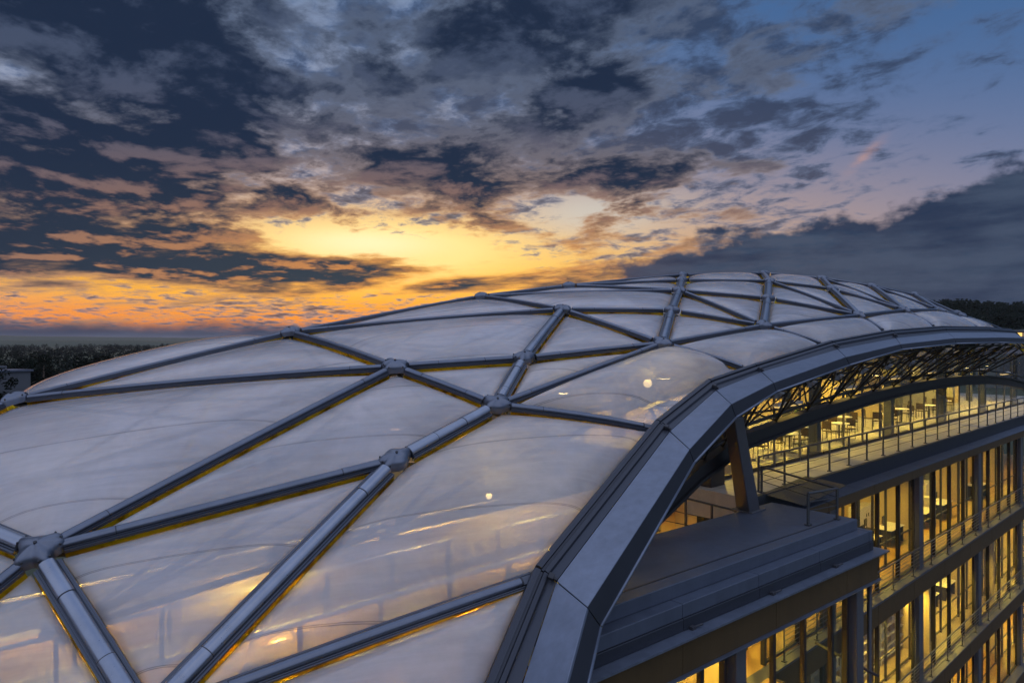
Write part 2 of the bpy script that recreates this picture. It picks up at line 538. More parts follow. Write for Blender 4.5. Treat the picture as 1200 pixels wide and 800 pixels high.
def floor_mat(name, col, jx, jy, size, joint=0.012, rough=0.6):
    """paving with joints along the facade axes"""
    m = mat(name, col, rough, 0.0, 0.22, 2.0, 0.08, 30)
    t = m.node_tree; b = t.nodes['Principled BSDF']
    geo = t.nodes.new('ShaderNodeNewGeometry')
    sp = t.nodes.new('ShaderNodeSeparateXYZ'); t.links.new(geo.outputs['Position'], sp.inputs[0])
    px, py = X(t, sp.outputs[0]), X(t, sp.outputs[1])
    a = (px * jx + py * jy) / size + 100.0
    c = (py * jx - px * jy) / (size * 0.5) + 100.0
    ln = ((a.frac() - 0.5).abs()).max((c.frac() - 0.5).abs()).ss(0.5 - joint * 1.6, 0.5 - joint * 0.6)
    src = b.inputs['Base Color'].links[0].from_socket
    mixed = xmix(t, ln * 0.75, src, (col[0] * 0.25, col[1] * 0.25, col[2] * 0.25))
    t.links.new(mixed, b.inputs['Base Color'])
    return m


# ------------------------------------------------------------------ frames of reference (camera stands at the origin, ground 22.5 m below)
GZ = -22.5
_t = Vector((1.15, 1.0)).normalized()
E1 = Vector((_t.x, _t.y, 0)); E2 = Vector((-_t.y, _t.x, 0)); EZ = Vector((0, 0, 1))
_q = Vector((1.11, 1.0)).normalized()
F1 = Vector((_q.x, _q.y, 0)); F2 = Vector((-_q.y, _q.x, 0))


def fp(s, n, z):
    """point in the facade frame: s along the facade, n into the building, z up"""
    return F1 * s + F2 * n + EZ * z


def sight(u, v):
    return Vector(((u - 600.0) / 800.0, 1.0, (400.0 - v) / 800.0))


def at_z(u, v, z):
    r = sight(u, v); return r * (z / r.z)


M['pave'] = floor_mat('terrace_paving', (0.36, 0.33, 0.28), F1.x, F1.y, 1.2)
M['tile'] = floor_mat('hall_floor', (0.42, 0.33, 0.20), F1.x, F1.y, 0.9, 0.01, 0.4)

# ================================================================== THE ROOF
# shell: a squashed dome  |s|^p + |n|^q + z^2 = 1 in the roof frame
SHP = (32.619, 17.5161, -12.5357, 49.0731, 17.5553, 15.8369, 1.6006, 1.8047)


def shell(p):
    s0, n0, z0, a, b, c, ps, pn = SHP
    s, n, z = p.dot(E1) - s0, p.dot(E2) - n0, p.z - z0
    return abs(s / a) ** ps + abs(n / b) ** pn + math.copysign(abs(z / c) ** 2, z) - 1.0


def shell_grad(p):
    e = 0.02
    g = Vector([(shell(p + Vector(d) * e) - shell(p - Vector(d) * e)) / (2 * e) for d in ((1, 0, 0), (0, 1, 0), (0, 0, 1))])
    return g


def shell_normal(p):
    g = shell_grad(p)
    g.normalize()
    return g


def to_shell(p, k=1.0):
    q = Vector(p)
    for _ in range(6):
        g = shell_grad(q); q = q - g * (shell(q) / max(g.length_squared, 1e-9))
    return p + (q - p) * k


def hit(u, v):
    r = sight(u, v)
    best, bd, prev = 1e9, None, None
    d = 4.0
    while d < 140.0:
        w = shell(r * d)
        if w < 0:
            lo, hi = d / 1.004, d
            for _ in range(30):
                mid = (lo + hi) / 2
                if shell(r * mid) < 0: hi = mid
                else: lo = mid
            return r * hi
        if w < best: best, bd = w, d
        d *= 1.004
    return r * bd


def sn(s, n):
    p = E1 * s + E2 * n
    lo, hi = -12.5, 6.0
    for _ in range(50):
        mid = (lo + hi) / 2
        if shell(p + EZ * mid) < 0: lo = mid
        else: hi = mid
    return p + EZ * lo


NODE_PX = dict(n1=(45, 645), n2=(463, 429), n3=(15, 468), n4=(340, 389), n5=(464, 538), n6=(582, 474), n7=(614, 419),
               n8=(659, 362), n9=(776, 402), n10=(787, 363), n11=(796, 340), n12=(799, 328), n13=(895, 381), n14=(900, 349),
               n15=(901, 329), n16=(1007, 369), n17=(975, 338), n18=(964, 326), n19=(1060, 363), n20=(1022, 335),
               n21=(1100, 363), n22=(1072, 345), n23=(1128, 370), m1=(563, 347), m2=(666, 334.5), m3=(800, 322), m4=(895, 320),
               b2=(168, 842), b3=(-170, 560), b4=(-150, 800), b5=(60, 1120),
               g0=(634, 671), g1=(773, 498.5), gk=(833, 450.6), g2=(886, 432), g3=(975, 404), g4=(1044, 391), g5=(1104, 386),
               g6=(1156, 386.5), ge=(1186, 388.8), gb=(498, 1000))
P = {k: hit(*uv) for k, uv in NODE_PX.items()}
# hidden far side, given in the roof frame
for k, (s, n) in dict(f1=(1.0, 22.5), f2=(7.5, 23.0), f3=(13.5, 23.2), f4=(18.0, 23.3), f5=(24.5, 23.3), f6=(30.5, 23.2), f7=(36.0, 22.0),
                      f8=(41.5, 20.0), f9=(45.0, 16.5), f10=(44.0, 12.5), b6=(-5.0, 17.5), c1=(-9.5, 13.0), c2=(-8.5, 9.5), c3=(-4.5, 6.6), h1=(1.0, 28.0), h2=(7.5, 29.0), h3=(14.0, 29.6),
                      h4=(19.0, 29.8), h5=(25.0, 30.0), h6=(31.0, 30.0), h7=(37.0, 29.0), h8=(43.5, 26.5), h9=(48.5, 21.0), h10=(48.5, 14.0)).items():
    P[k] = sn(s, n)
# ends of the edge gutter beyond the frame
P['gz'] = P['ge'] + E1 * 5.5 + E2 * 0.6 + EZ * -0.75
P['gy'] = P['gb'] + E1 * -3.0 + E2 * 1.1 + EZ * -2.4

PANELS = ['n3 n2 n1 b3', 'n3 n4 n2', 'n1 n2 n6 n5', 'n2 n7 n6', 'n1 n5 b2', 'n5 n6 g1 g0 b2', 'b2 g0 gb b5', 'b3 n1 b4', 'n1 b2 b4',
          'n4 n8 n7 n2', 'n4 m1 n8', 'n7 n8 n9', 'n6 n7 n9', 'n6 n9 g2 gk g1', 'n8 n10 n9', 'm1 n11 n10 n8', 'm1 m2 n11', 'm2 n12 n11',
          'm2 m3 n12', 'n11 n12 n15 n14', 'n12 m3 m4 n15', 'n10 n11 n13', 'n9 n10 n13', 'n11 n14 n13', 'n9 n13 g3 g2', 'n13 n14 n16',
          'n14 n15 n16', 'n15 n17 n16', 'n15 m4 n18 n17', 'n13 n16 g4 g3', 'n16 n17 n19', 'n17 n18 n19', 'n18 n20 n19', 'n16 n19 g5 g4',
          'n19 n20 n21', 'n20 n22 n21', 'n19 n21 g6 g5', 'n21 n22 n23', 'n21 n23 ge g6',
          'b6 f1 n3 b3', 'n3 f1 f2 n4', 'n4 f2 f3 m1', 'm1 f3 f4 m2', 'm2 f4 f5 m3', 'm3 f5 f6 m4', 'm4 f6 f7 n18', 'n18 f7 f8 n20',
          'n20 f8 f9 n22', 'n22 f9 f10 n23', 'n23 f10 gz ge',
          'f1 h1 h2 f2', 'f2 h2 h3 f3', 'f3 h3 h4 f4', 'f4 h4 h5 f5', 'f5 h5 h6 f6', 'f6 h6 h7 f7', 'f7 h7 h8 f8', 'f8 h8 h9 f9', 'f9 h9 h10 f10',
          'b4 b2 b5', 'b6 b3 c1', 'b3 b4 c2 c1', 'b4 b5 c3 c2']
PANELS = [p.split() for p in PANELS]
ORDER_G = ['gy', 'gb', 'g0', 'g1', 'gk', 'g2', 'g3', 'g4', 'g5', 'g6', 'ge', 'gz']
GSET = set(ORDER_G)

roof = empty('membrane_roof', (E1 * 20 + E2 * 12 + EZ * -4.3), 'long domed roof of milky foil pillows held between grey steel beams', 'roof'); roof['kind'] = 'thing'

NRM = {k: shell_normal(p) for k, p in P.items()}
for k in ('gz', 'gy'):
    NRM[k] = NRM['ge' if k == 'gz' else 'gb']


def member_path(a, b, m=10):
    pa, pb = P[a], P[b]
    g = (a in GSET) + (b in GSET)
    if g == 2: k = 0.0
    elif g == 1: k = 0.95
    else: k = 0.35
    far = a[0] in 'fh' or b[0] in 'fh'
    if a in ('gz', 'gy') or b in ('gz', 'gy'): k = 0.0
    pts, ns = [], []
    for i in range(m + 1):
        t = i / m
        p = pa.lerp(pb, t)
        if k > 0: p = p.lerp(to_shell(p), k)
        pts.append(p)
        ns.append(NRM[a].lerp(NRM[b], t).normalized())
    return pts, ns


EDGES = {}
for pl in PANELS:
    for a, b in zip(pl, pl[1:] + pl[:1]):
        key = tuple(sorted((a, b)))
        if key not in EDGES:
            EDGES[key] = member_path(*key)

# ---- cross-section of a beam: (b, h) half profile, mirrored
FLANGE = [(-.245, -.07), (-.245, -.015), (-.20, -.015), (-.195, .012), (-.172, .012), (-.165, -.01), (-.135, -.01), (-.135, .05),
          (.135, .05), (.135, -.01), (.165, -.01), (.172, .012), (.195, .012), (.20, -.015), (.245, -.015), (.245, -.07)]
CAPP = [(-.135, .0), (-.145, .035), (-.138, .085), (-.105, .128), (-.06, .155), (0, .164), (.06, .155), (.105, .128), (.138, .085), (.145, .035), (.135, .0)]


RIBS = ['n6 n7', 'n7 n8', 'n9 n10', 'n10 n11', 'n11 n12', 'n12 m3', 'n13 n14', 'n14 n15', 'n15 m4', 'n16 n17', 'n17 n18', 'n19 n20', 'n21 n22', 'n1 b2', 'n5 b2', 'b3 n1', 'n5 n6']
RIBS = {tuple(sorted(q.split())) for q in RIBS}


def is_rib(a, b):
    return tuple(sorted((a, b))) in RIBS


def beam_size(a, b):
    d = (P[a] + P[b]).length / 2
    q = 0.68 - 0.19 * min(1, max(0, (d - 10) / 10))
    k = 0.72 if (a in GSET) != (b in GSET) else 1.08 if is_rib(a, b) else 0.73
    return q * k


def sweep(mb, pts, ns, prof, mi=0, grow=1.0, close=True, gh=None):
    m, k = len(pts), len(prof)
    vs = []
    for i in range(m):
        d = (pts[min(i + 1, m - 1)] - pts[max(i - 1, 0)]).normalized()
        n = (ns[i] - d * ns[i].dot(d)).normalized(); b = d.cross(n)
        for (x, h) in prof:
            vs.append(pts[i] + b * (x * grow) + n * (h * (gh or grow) if h > 0 else h))
    fs = []
    for i in range(m - 1):
        for j in range(k if close else k - 1):
            j2 = (j + 1) % k
            fs.append((i * k + j, i * k + j2, (i + 1) * k + j2, (i + 1) * k + j))
    if close:
        fs.append(tuple(range(k))); fs.append(tuple(reversed(range((m - 1) * k, m * k))))
    mb.add(vs, fs, mi)


def sub_path(pts, ns, d0, d1, m=10):
    """piece of a path between arc lengths d0 and (total - d1)"""
    L = [0.0]
    for a, b in zip(pts, pts[1:]): L.append(L[-1] + (b - a).length)
    lo, hi = d0, L[-1] - d1
    op, on = [], []
    for i in range(m + 1):
        x = lo + (hi - lo) * i / m
        j = 0
        while j < len(L) - 2 and L[j + 1] < x: j += 1
        t = (x - L[j]) / max(L[j + 1] - L[j], 1e-6)
        op.append(pts[j].lerp(pts[j + 1], t)); on.append(ns[j].lerp(ns[j + 1], t).normalized())
    return op, on, L[-1]


STRIP_H = 0.138
n_beam = 0
for (a, b), (pts, ns) in EDGES.items():
    if a in GSET and b in GSET: continue
    if (a[0] == 'h' and b[0] == 'h'): continue
    ln = (pts[-1] - pts[0]).length
    Q = beam_size(a, b)
    if (a in GSET) != (b in GSET):
        pts = [p - n_ * (.09 * (i / 10 if b in GSET else 1 - i / 10) ** 3) for i, (p, n_) in enumerate(zip(pts, ns))]
    near = min(pts[0].y, pts[-1].y) < 40 and not (a[0] in 'fh' and b[0] in 'fh')
    ea = 0.12 if a in GSET else 0.30; eb = 0.12 if b in GSET else 0.30
    bp_, bn_, _ = sub_path(pts, ns, ea, eb, 10)
    mb = MB()
    sweep(mb, bp_, bn_, FLANGE, grow=Q)
    beam = mb.build('roof_beam', M['beam'], roof, smooth=math.radians(35)); n_beam += 1
    s0 = 0.95 if a not in GSET else 0.35; s1 = 0.95 if b not in GSET else 0.35
    if ln < 2.6: s0, s1 = min(s0, ln * 0.28), min(s1, ln * 0.28)
    cp_, cn_, _ = sub_path(pts, ns, s0 + .015, s1 + .015, 10)
    mb = MB(); sweep(mb, cp_, cn_, CAPP, grow=Q, gh=Q * .85)
    mb.build('cap_tube', M['cap'] if is_rib(a, b) else M['capdark'], beam, smooth=math.radians(40))
    if near:
        for (q0, q1, w) in ((ea, ln - s0, a), (ln - s1, eb, b)):
            if w in GSET: continue
            ep, en, _ = sub_path(pts, ns, q0, q1, 3)
            if (ep[-1] - ep[0]).length < 0.12: continue
            mb = MB(); sweep(mb, ep, en, CAPP, grow=1.07 * Q, gh=Q * .85 * 1.07)
            mb.build('end_sleeve', M['cap'] if is_rib(a, b) else M['capdark'], beam, smooth=math.radians(40))
        # dark joint at each sleeve
        for q in (s0, ln - s1):
            mb = MB(); jp, jn, _ = sub_path(pts, ns, q - .014, ln - q - .014, 1)
            sweep(mb, jp, jn, CAPP, grow=1.045 * Q, gh=Q * .85 * 1.045)
            mb.build('joint', M['seam'], beam)
    # keder film both sides, under the flange
    for sg in (-1, 1):
        mb = MB()
        prof = [(sg * .236, -.07), (sg * .228, -.07), (sg * .222 + sg * .02 / Q, -STRIP_H - .03), (sg * .230 + sg * .02 / Q, -STRIP_H - .03)]
        sweep(mb, bp_, bn_, prof, grow=Q)
        mb.build('keder_strip', M['strip'], beam)
print('beams', n_beam)

# ---- hubs
NEIGH = {}
for (a, b), (pts, ns) in EDGES.items():
    if a in GSET and b in GSET: continue
    NEIGH.setdefault(a, []).append((pts[1] - pts[0]).normalized())
    NEIGH.setdefault(b, []).append((pts[-2] - pts[-1]).normalized())
for k, p in P.items():
    if k in GSET or k == 'b5' or k[0] == 'h' or len(NEIGH.get(k, [])) < 2: continue
    n = NRM[k]
    ax = n.orthogonal().normalized(); ay = n.cross(ax)
    angs = [math.atan2(d.dot(ay), d.dot(ax)) for d in NEIGH[k]]
    NR = 48
    hq = 0.83 - 0.26 * min(1, max(0, (p.length - 10) / 10))
    prof = [(1.0, -.08), (1.0, .03), (.96, .085), (.86, .135), (.72, .17), (.52, .205), (.34, .225), (.16, .232)]
    vs, fs = [], []
    for (q, h) in prof:
        for i in range(NR):
            th = 2 * math.pi * i / NR
            lob = 0.0
            for a_ in angs:
                dd = (th - a_ + math.pi) % (2 * math.pi) - math.pi
                lob = max(lob, math.exp(-(dd / .36) ** 2))
            rr = (0.29 + 0.15 * lob) * q * hq
            hh = h * hq * (0.90 + 0.10 * lob) if h > 0 else h
            vs.append(p + ax * (rr * math.cos(th)) + ay * (rr * math.sin(th)) + n * hh)
    for r in range(len(prof) - 1):
        for i in range(NR):
            i2 = (i + 1) % NR
            fs.append((r * NR + i, r * NR + i2, (r + 1) * NR + i2, (r + 1) * NR + i))
    fs.append(tuple(range((len(prof) - 1) * NR, len(prof) * NR)))
    mb = MB(); mb.add(vs, fs)
    hub = mb.build('node_hub', M['hub'], roof, smooth=math.radians(50))
    if p.length < 24:
        if p.length < 18:
            for a_ in angs:
                for da in (-.24, .24):
                    th = a_ + da
                    c = p + ax * (.37 * hq * math.cos(th)) + ay * (.37 * hq * math.sin(th)) + n * .085 * hq
                    mb = MB(); mb.tube([c, c + n * .03], .014, 6); mb.build('bolt', M['seam'], hub)
        mb = MB(); mb.tube([p + n * .21 * hq, p + n * .24 * hq], .024, 8)
        mb.build('bolt', M['seam'], hub)

# ---- pillows
def pillow(keys, idx):
    m = 12
    loop, lw = [], []
    for a, b in zip(keys, keys[1:] + keys[:1]):
        key = tuple(sorted((a, b)))
        pts, ns = EDGES[key]
        if key[0] != a: pts, ns = pts[::-1], ns[::-1]
        op, on, _ = sub_path(pts, ns, 0, 0, m)
        loop.append((op, on, a in GSET and b in GSET))
    cor = [P[k] for k in keys]
    c = sum(cor, Vector()) / len(cor)
    nn = Vector()
    for a, b in zip(cor, cor[1:] + cor[:1]): nn += (a - c).cross(b - c)
    nn.normalize()
    if nn.dot(NRM[keys[0]]) < 0: nn = -nn
    # grid direction: across the roof, so the welds run up the slope
    ax = (E1 * 0.35 + E2 * 0.9); ax = (ax - nn * ax.dot(nn)).normalized(); ay = nn.cross(ax)
    to2 = lambda q: Vector(((q - c).dot(ax), (q - c).dot(ay)))
    c2 = [to2(q) for q in cor]
    area = 0.5 * sum(a.x * b.y - a.y * b.x for a, b in zip(c2, c2[1:] + c2[:1]))
    orient = 1 if area > 0 else -1
    area = abs(area)
    k = len(keys)
    # inset corners (mitred)
    lines = []
    for i in range(k):
        a, b = c2[i], c2[(i + 1) % k]
        d = (b - a).normalized(); inn = Vector((-d.y, d.x)) * orient
        off = 0.12 if loop[i][2] else 0.235 * beam_size(keys[i], keys[(i + 1) % k]) + .02
        lines.append((a + inn * off, d))
    def isect(l1, l2):
        (p1, d1), (p2, d2) = l1, l2
        cr = d1.x * d2.y - d1.y * d2.x
        if abs(cr) < 0.08: return (p1 + d1 * (p2 - p1).dot(d1)) * .5 + p2 * .5
        t = ((p2 - p1).x * d2.y - (p2 - p1).y * d2.x) / cr
        return p1 + d1 * t
    q2 = [isect(lines[i - 1], lines[i]) for i in range(k)]
    bnd, bw = [], []
    for i in range(k):
        a, b = q2[i], q2[(i + 1) % k]
        op, on, _g = loop[i]
        for j in range(m):
            t = j / m
            bnd.append(a.lerp(b, t))
            bw.append((op[j] - c).dot(nn) - (0.10 if _g else STRIP_H) * nn.dot(on[j]))
    B = np.array([tuple(q) for q in bnd]); Wb = np.array(bw)
    cen = np.array(tuple(sum(q2, Vector((0, 0))) / k))
    ts = [1.0, .985, .96, .92, .87, .80, .71, .61, .5, .38, .25, .12]
    pts2 = [cen + (B - cen) * t for t in ts] + [cen[None, :]]
    A = np.concatenate(pts2)
    # distance to the inset edges
    dist = []
    for i in range(k):
        a, b = q2[i], q2[(i + 1) % k]
        d = (b - a).normalized()
        dist.append(np.maximum((-(A[:, 0] - a.x) * d.y + (A[:, 1] - a.y) * d.x) * orient, 1e-4))
    phi = 1.0 / sum(1.0 / q for q in dist)
    mx = phi.max(); phn = np.clip(phi / mx, 0, 1)
    infl = phn * 0.7 + (1 - (1 - phn) ** 2) * 0.3
    H = (0.13 if 'n3' in keys and 'f2' in keys else 0.03 if any(q[0] in 'fh' or q == 'gz' for q in keys) else 0.16 if 'gk' in keys else 0.10 if 'g0' in keys else 0.145 if any(q in GSET for q in keys) else 0.085) * math.sqrt(area); H = min(H, 0.8)
    # base offset by inverse distance from the rim
    dd = ((A[:, None, :] - B[None, :, :]) ** 2).sum(-1) + 1e-5
    wt = dd ** -1.6
    base = (wt * Wb[None, :]).sum(1) / wt.sum(1)
    nb = len(B)
    base[:nb] = Wb; infl[:nb] = 0
    top = base + H * infl; bot = base - 0.55 * H * infl
    vs, uv = [], []
    for lay in (top, bot):
        for (x, y), h in zip(A, lay):
            vs.append(c + ax * x + ay * y + nn * h); uv.append((x + idx * 0.61, y + idx * 3.7))
    R = len(ts); N1_ = len(A)
    fs, mi = [], []
    for o, layer in ((0, 0), (N1_, 1)):
        for r in range(R - 1):
            for j in range(nb):
                j2 = (j + 1) % nb
                f = (o + r * nb + j, o + r * nb + j2, o + (r + 1) * nb + j2, o + (r + 1) * nb + j)
                if layer == 1 and r == 0:
                    f = (j, j2, o + (r + 1) * nb + j2, o + (r + 1) * nb + j)
                fs.append(f if layer == 0 else f[::-1]); mi.append(layer)
        for j in range(nb):
            f = (o + (R - 1) * nb + j, o + (R - 1) * nb + (j + 1) % nb, o + N1_ - 1)
            fs.append(f if layer == 0 else f[::-1]); mi.append(layer)
    mb = MB(); mb.v = [tuple(q) for q in vs]; mb.f = fs; mb.mi = mi
    return mb.build('foil_cushion', [M['foil'], M['foilin']], roof, smooth=True, uvs=uv)


for i, pl in enumerate(PANELS):
    pillow(pl, i)

# ---- edge gutter: sections A (clamp) B (inner edge of sheet) C (outer edge) D (lip)
SEC = [('gy', None), ('gb', ((546, 1000), (610, 1000), (644, 1000))), ('g0', ((652, 681), (688, 711), (704, 734))),
       ('g1', ((785, 505), (808, 526), (813.5, 542))), ('gk', ((839, 457), (857, 473), (862.5, 489))), ('g2', ((892.5, 435.5), (906.5, 448), (910, 459))),
       ('g3', ((982, 409), (991, 418), (996, 427.5))), ('g4', ((1050, 396), (1055, 403), (1057.5, 409.5))), ('g5', ((1111, 389.5), (1119, 396), (1120.5, 402.5))),
       ('g6', ((1162.5, 389.6), (1170, 395.2), (1171, 401.3))), ('ge', ((1190, 390.2), (1199, 395.8), (1201, 402))), ('gz', None)]
sec3 = []
for k, px in SEC:
    a = P[k] + NRM[k] * 0.03
    if px is None:
        sec3.append([a, None, None, None]); continue
    row = [a]
    na = a.dot(E2)
    for (u, v), off in zip(px, (0.27, 1.02, 1.05)):
        r = sight(u, v)
        row.append(r * ((na - off) / r.dot(E2)))
    sec3.append(row)
for i, j in ((0, 1), (len(sec3) - 1, len(sec3) - 2)):
    for q in (1, 2, 3): sec3[i][q] = sec3[i][0] + (sec3[j][q] - sec3[j][0])


def slab_piece(p0, p1, p2, p3, thick, down, m=8):
    """a folded sheet between two edges p0-p1 and p3-p2, gently twisted, with real thickness"""
    mb = MB(); dv = down * thick; vs = []
    for i in range(m + 1):
        t = i / m; a, b = p0.lerp(p1, t), p3.lerp(p2, t)
        vs += [a, b, b + dv, a + dv]
    fs = [(0, 1, 2, 3), tuple(4 * m + k for k in (3, 2, 1, 0))]
    for i in range(m):
        for k in range(4):
            k2 = (k + 1) % 4
            fs.append((4 * i + k, 4 * i + k2, 4 * i + 4 + k2, 4 * i + 4 + k))
    return mb.add(vs, fs)


GUT_D = []
for i in range(len(sec3) - 1):
    s0, s1 = sec3[i], sec3[i + 1]
    L = (s1[0] - s0[0]).length
    g = min(0.012 / L, .02)
    e = lambda q, t: s0[q].lerp(s1[q], t)
    nA = NRM[SEC[i][0]].lerp(NRM[SEC[i + 1][0]], .5)
    # dark clamp rail along the foil edge
    pts = [e(0, g + (1 - 2 * g) * t / 4) for t in range(5)]
    mb = MB()
    sweep(mb, pts, [nA] * 5, [(-.13, -.12), (-.13, .045), (-.085, .075), (-.03, .075), (-.02, .03), (.02, .03), (.03, .075), (.10, .07), (.13, .03), (.13, -.12)])
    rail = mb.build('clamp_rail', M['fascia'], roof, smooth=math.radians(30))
    # narrow sunken strip between the rail and the sheet
    d0 = (s1[0] - s0[0]).normalized()
    bn = (s0[1] - s0[0]).cross(d0).normalized()
    if bn.z < 0: bn = -bn
    bdir = (s0[1] - s0[0]); bdir = (bdir - d0 * bdir.dot(d0)).normalized()
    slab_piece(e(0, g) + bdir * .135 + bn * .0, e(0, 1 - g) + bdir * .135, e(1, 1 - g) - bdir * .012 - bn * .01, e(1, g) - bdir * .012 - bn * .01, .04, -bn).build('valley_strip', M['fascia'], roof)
    # the wide sheet
    n2 = (s0[2] - s0[1]).cross(s1[1] - s0[1]).normalized()
    if n2.z < 0: n2 = -n2
    slab_piece(e(1, g), e(1, 1 - g), e(2, 1 - g), e(2, g), .05, -n2).build('gutter_panel', M['gutter'], roof, smooth=math.radians(30), bevel=.008)
    # the upright lip and its drip edge
    n3 = (s1[2] - s0[2]).cross(s0[3] - s0[2]).normalized()
    if n3.dot(E2) > 0: n3 = -n3
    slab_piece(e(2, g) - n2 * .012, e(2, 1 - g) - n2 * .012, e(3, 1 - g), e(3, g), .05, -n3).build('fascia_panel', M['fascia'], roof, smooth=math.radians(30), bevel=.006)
    mb = MB(); mb.tube([e(3, g), e(3, 1 - g)], .028, 8)
    mb.build('drip_edge', M['gutter'], roof, smooth=True)
    if i in (1, 2, 3, 4, 5, 6):   # small latch at the joint
        mb = MB(); c = s1[0].lerp(s1[1], .62) + bn * .05
        mb.box(c, d0, bdir, bn, .10, .09, .07); mb.box(c + bdir * .07 - bn * .02, d0, bdir, bn, .05, .06, .05)
        mb.build('latch', M['seam'], rail, bevel=.01)
    GUT_D.append((s0, s1))

# ---- space frame under the foil: lower joints, webs and the arched edge beam
ARCH = [(870, 526), (905, 512.5), (940, 499), (980, 485.5), (1020, 473), (1060, 462.5), (1095, 455.5), (1125, 451), (1155, 449.5), (1180, 451.5), (1200, 456)]
arch = []
for u, v in ARCH:
    r = sight(u, v)
    arch.append(r * (9.0 / r.dot(F2)))
a0 = arch[0]
pre = [a0 + F1 * -2.0 + EZ * -.55, a0 + F1 * -4.2 + EZ * -1.45, a0 + F1 * -6.0 + EZ * -2.7]
post = [arch[-1] + F1 * 5 + EZ * -1.2, arch[-1] + F1 * 10 + EZ * -3.6]
arch = pre[::-1] + arch + post
mb = MB()
pr = [(-.12, -.0), (-.12, .07), (-.05, .07), (-.05, .33), (-.12, .33), (-.12, .40), (.12, .40), (.12, .33), (.05, .33), (.05, .07), (.12, .07), (.12, .0)]
sweep(mb, arch, [EZ] * len(arch), [(b * 1.2, h) for b, h in pr])
mb.build('arch_beam', M['frame'], roof, smooth=math.radians(30))
# slim conduit rail above the arch beam
mb = MB(); mb.tube([p + EZ * .62 - F2 * .1 for p in arch], .045, 8)
mb.build('light_rail', M['steel'], roof, smooth=True)

LOW = {}
for k in ('n6', 'n9', 'n13', 'n16', 'n19', 'n21', 'n23', 'n10', 'n14', 'n17', 'n20', 'n22', 'n7', 'n8', 'n11', 'n15', 'n18', 'n2', 'n4', 'm1', 'm2', 'm3', 'm4', 'n5', 'n1', 'n3'):
    LOW[k] = P[k] - NRM[k] * 1.65 - EZ * .1
def arch_at(s):
    for a, b in zip(arch, arch[1:]):
        if a.dot(F1) <= s <= b.dot(F1):
            return a.lerp(b, (s - a.dot(F1)) / (b.dot(F1) - a.dot(F1)))
    return None
def strut(a, b, r):
    mb = MB(); mb.tube([a, b], r, 8)
    return mb.build('truss_strut', M['steel'], roof, smooth=math.radians(40))
EDGE_JOINTS = []
for i, (s0, s1) in enumerate(GUT_D):
    if i < 2 or i > 10: continue
    for t in ((0.0, .5) if i > 2 else (0.0,)):
        d = s0[3].lerp(s1[3], t); c = s0[2].lerp(s1[2], t)
        base = arch_at(d.dot(F1) + .6)
        top = s0[0].lerp(s1[0], t) - EZ * .35
        if base is None: continue
        EDGE_JOINTS.append((c - EZ * .30 + E2 * .25, top, base + EZ * .42))
low_front = [P[k] for k in ('n9', 'n13', 'n16', 'n19', 'n21', 'n23')]
webs = []
for j, (lip, top, base) in enumerate(EDGE_JOINTS):
    mid = (top + base) * .5 + E2 * .35
    webs.append((lip, base, .031)); webs.append((top, base, .037)); webs.append((lip, mid, .021))
    if j + 1 < len(EDGE_JOINTS):
        l2, t2, b2 = EDGE_JOINTS[j + 1]
        m2 = (t2 + b2) * .5 + E2 * .35
        webs += [(mid, m2, .034), (mid, t2, .021), (m2, top, .021), (base, m2, .024), (lip, l2, .031), (base + EZ * .1, l2, .019), (b2 + EZ * .1, lip, .019), (top, t2, .031), (mid, b2, .021)]
    mb = MB()
    for q in range(10):
        th = q * 2.4
        dv = Vector((math.cos(th), math.sin(th), .5 * math.sin(3 * th))).normalized()
        mb.tube([mid, mid + dv * .27], .075, 7, r2=.035)
    mb.tube([mid - EZ * .14, mid + EZ * .14], .13, 10)
    mb.build('cast_joint', M['silver'], roof, smooth=math.radians(40))
    kn = min(LOW, key=lambda k: (LOW[k] - mid).length)
    webs.append((mid, LOW[kn], .06))
done = set()
for (a, b) in EDGES:
    if a in LOW and b in LOW:
        webs.append((LOW[a], LOW[b], .07))
        webs.append((LOW[a], P[b] - NRM[b] * .1, .045))
        webs.append((LOW[b], P[a] - NRM[a] * .1, .045))
for k in LOW:
    mb = MB(); c = LOW[k]
    mb.tube([c - EZ * .15, c + EZ * .15], .16, 12)
    for q in range(6):
        th = q * math.pi / 3
        mb.tube([c, c + Vector((math.cos(th), math.sin(th), .15)) * .38], .09, 8, r2=.06)
    mb.build('cast_joint', M['silver'], roof, smooth=math.radians(40))
webs.sort(key=lambda w: -(w[2] / max((w[0] + w[1]).length, 4)) - (1 if (w[0].dot(E2) < 12 and w[0].x > 1) else 0))
for w in webs[:98]: strut(*w)
mb = MB()
for a, b, r in webs[98:]: mb.tube([a, b], r, 6)
o = mb.build('inner_lattice', M['steel'], roof, smooth=math.radians(40)); o['kind'] = 'stuff'

# leaning support column under the edge
mb = MB()
base = at_z(877, 597, -4.3); topp = sight(861, 497) * 15.6
d = (topp - base).normalized(); bx = F1; by = d.cross(bx).normalized()
def quad(c, w, t): return [c + bx * w + by * t, c - bx * w + by * t, c - bx * w - by * t, c + bx * w - by * t]
mb.hexa(quad(base, .27, .2), quad(topp + d * .3, .20, .15))
mb.box(base + EZ * .02, F1, F2, EZ, .7, .6, .04)
mb.build('support_column', M['framelight'], roof, bevel=.03)

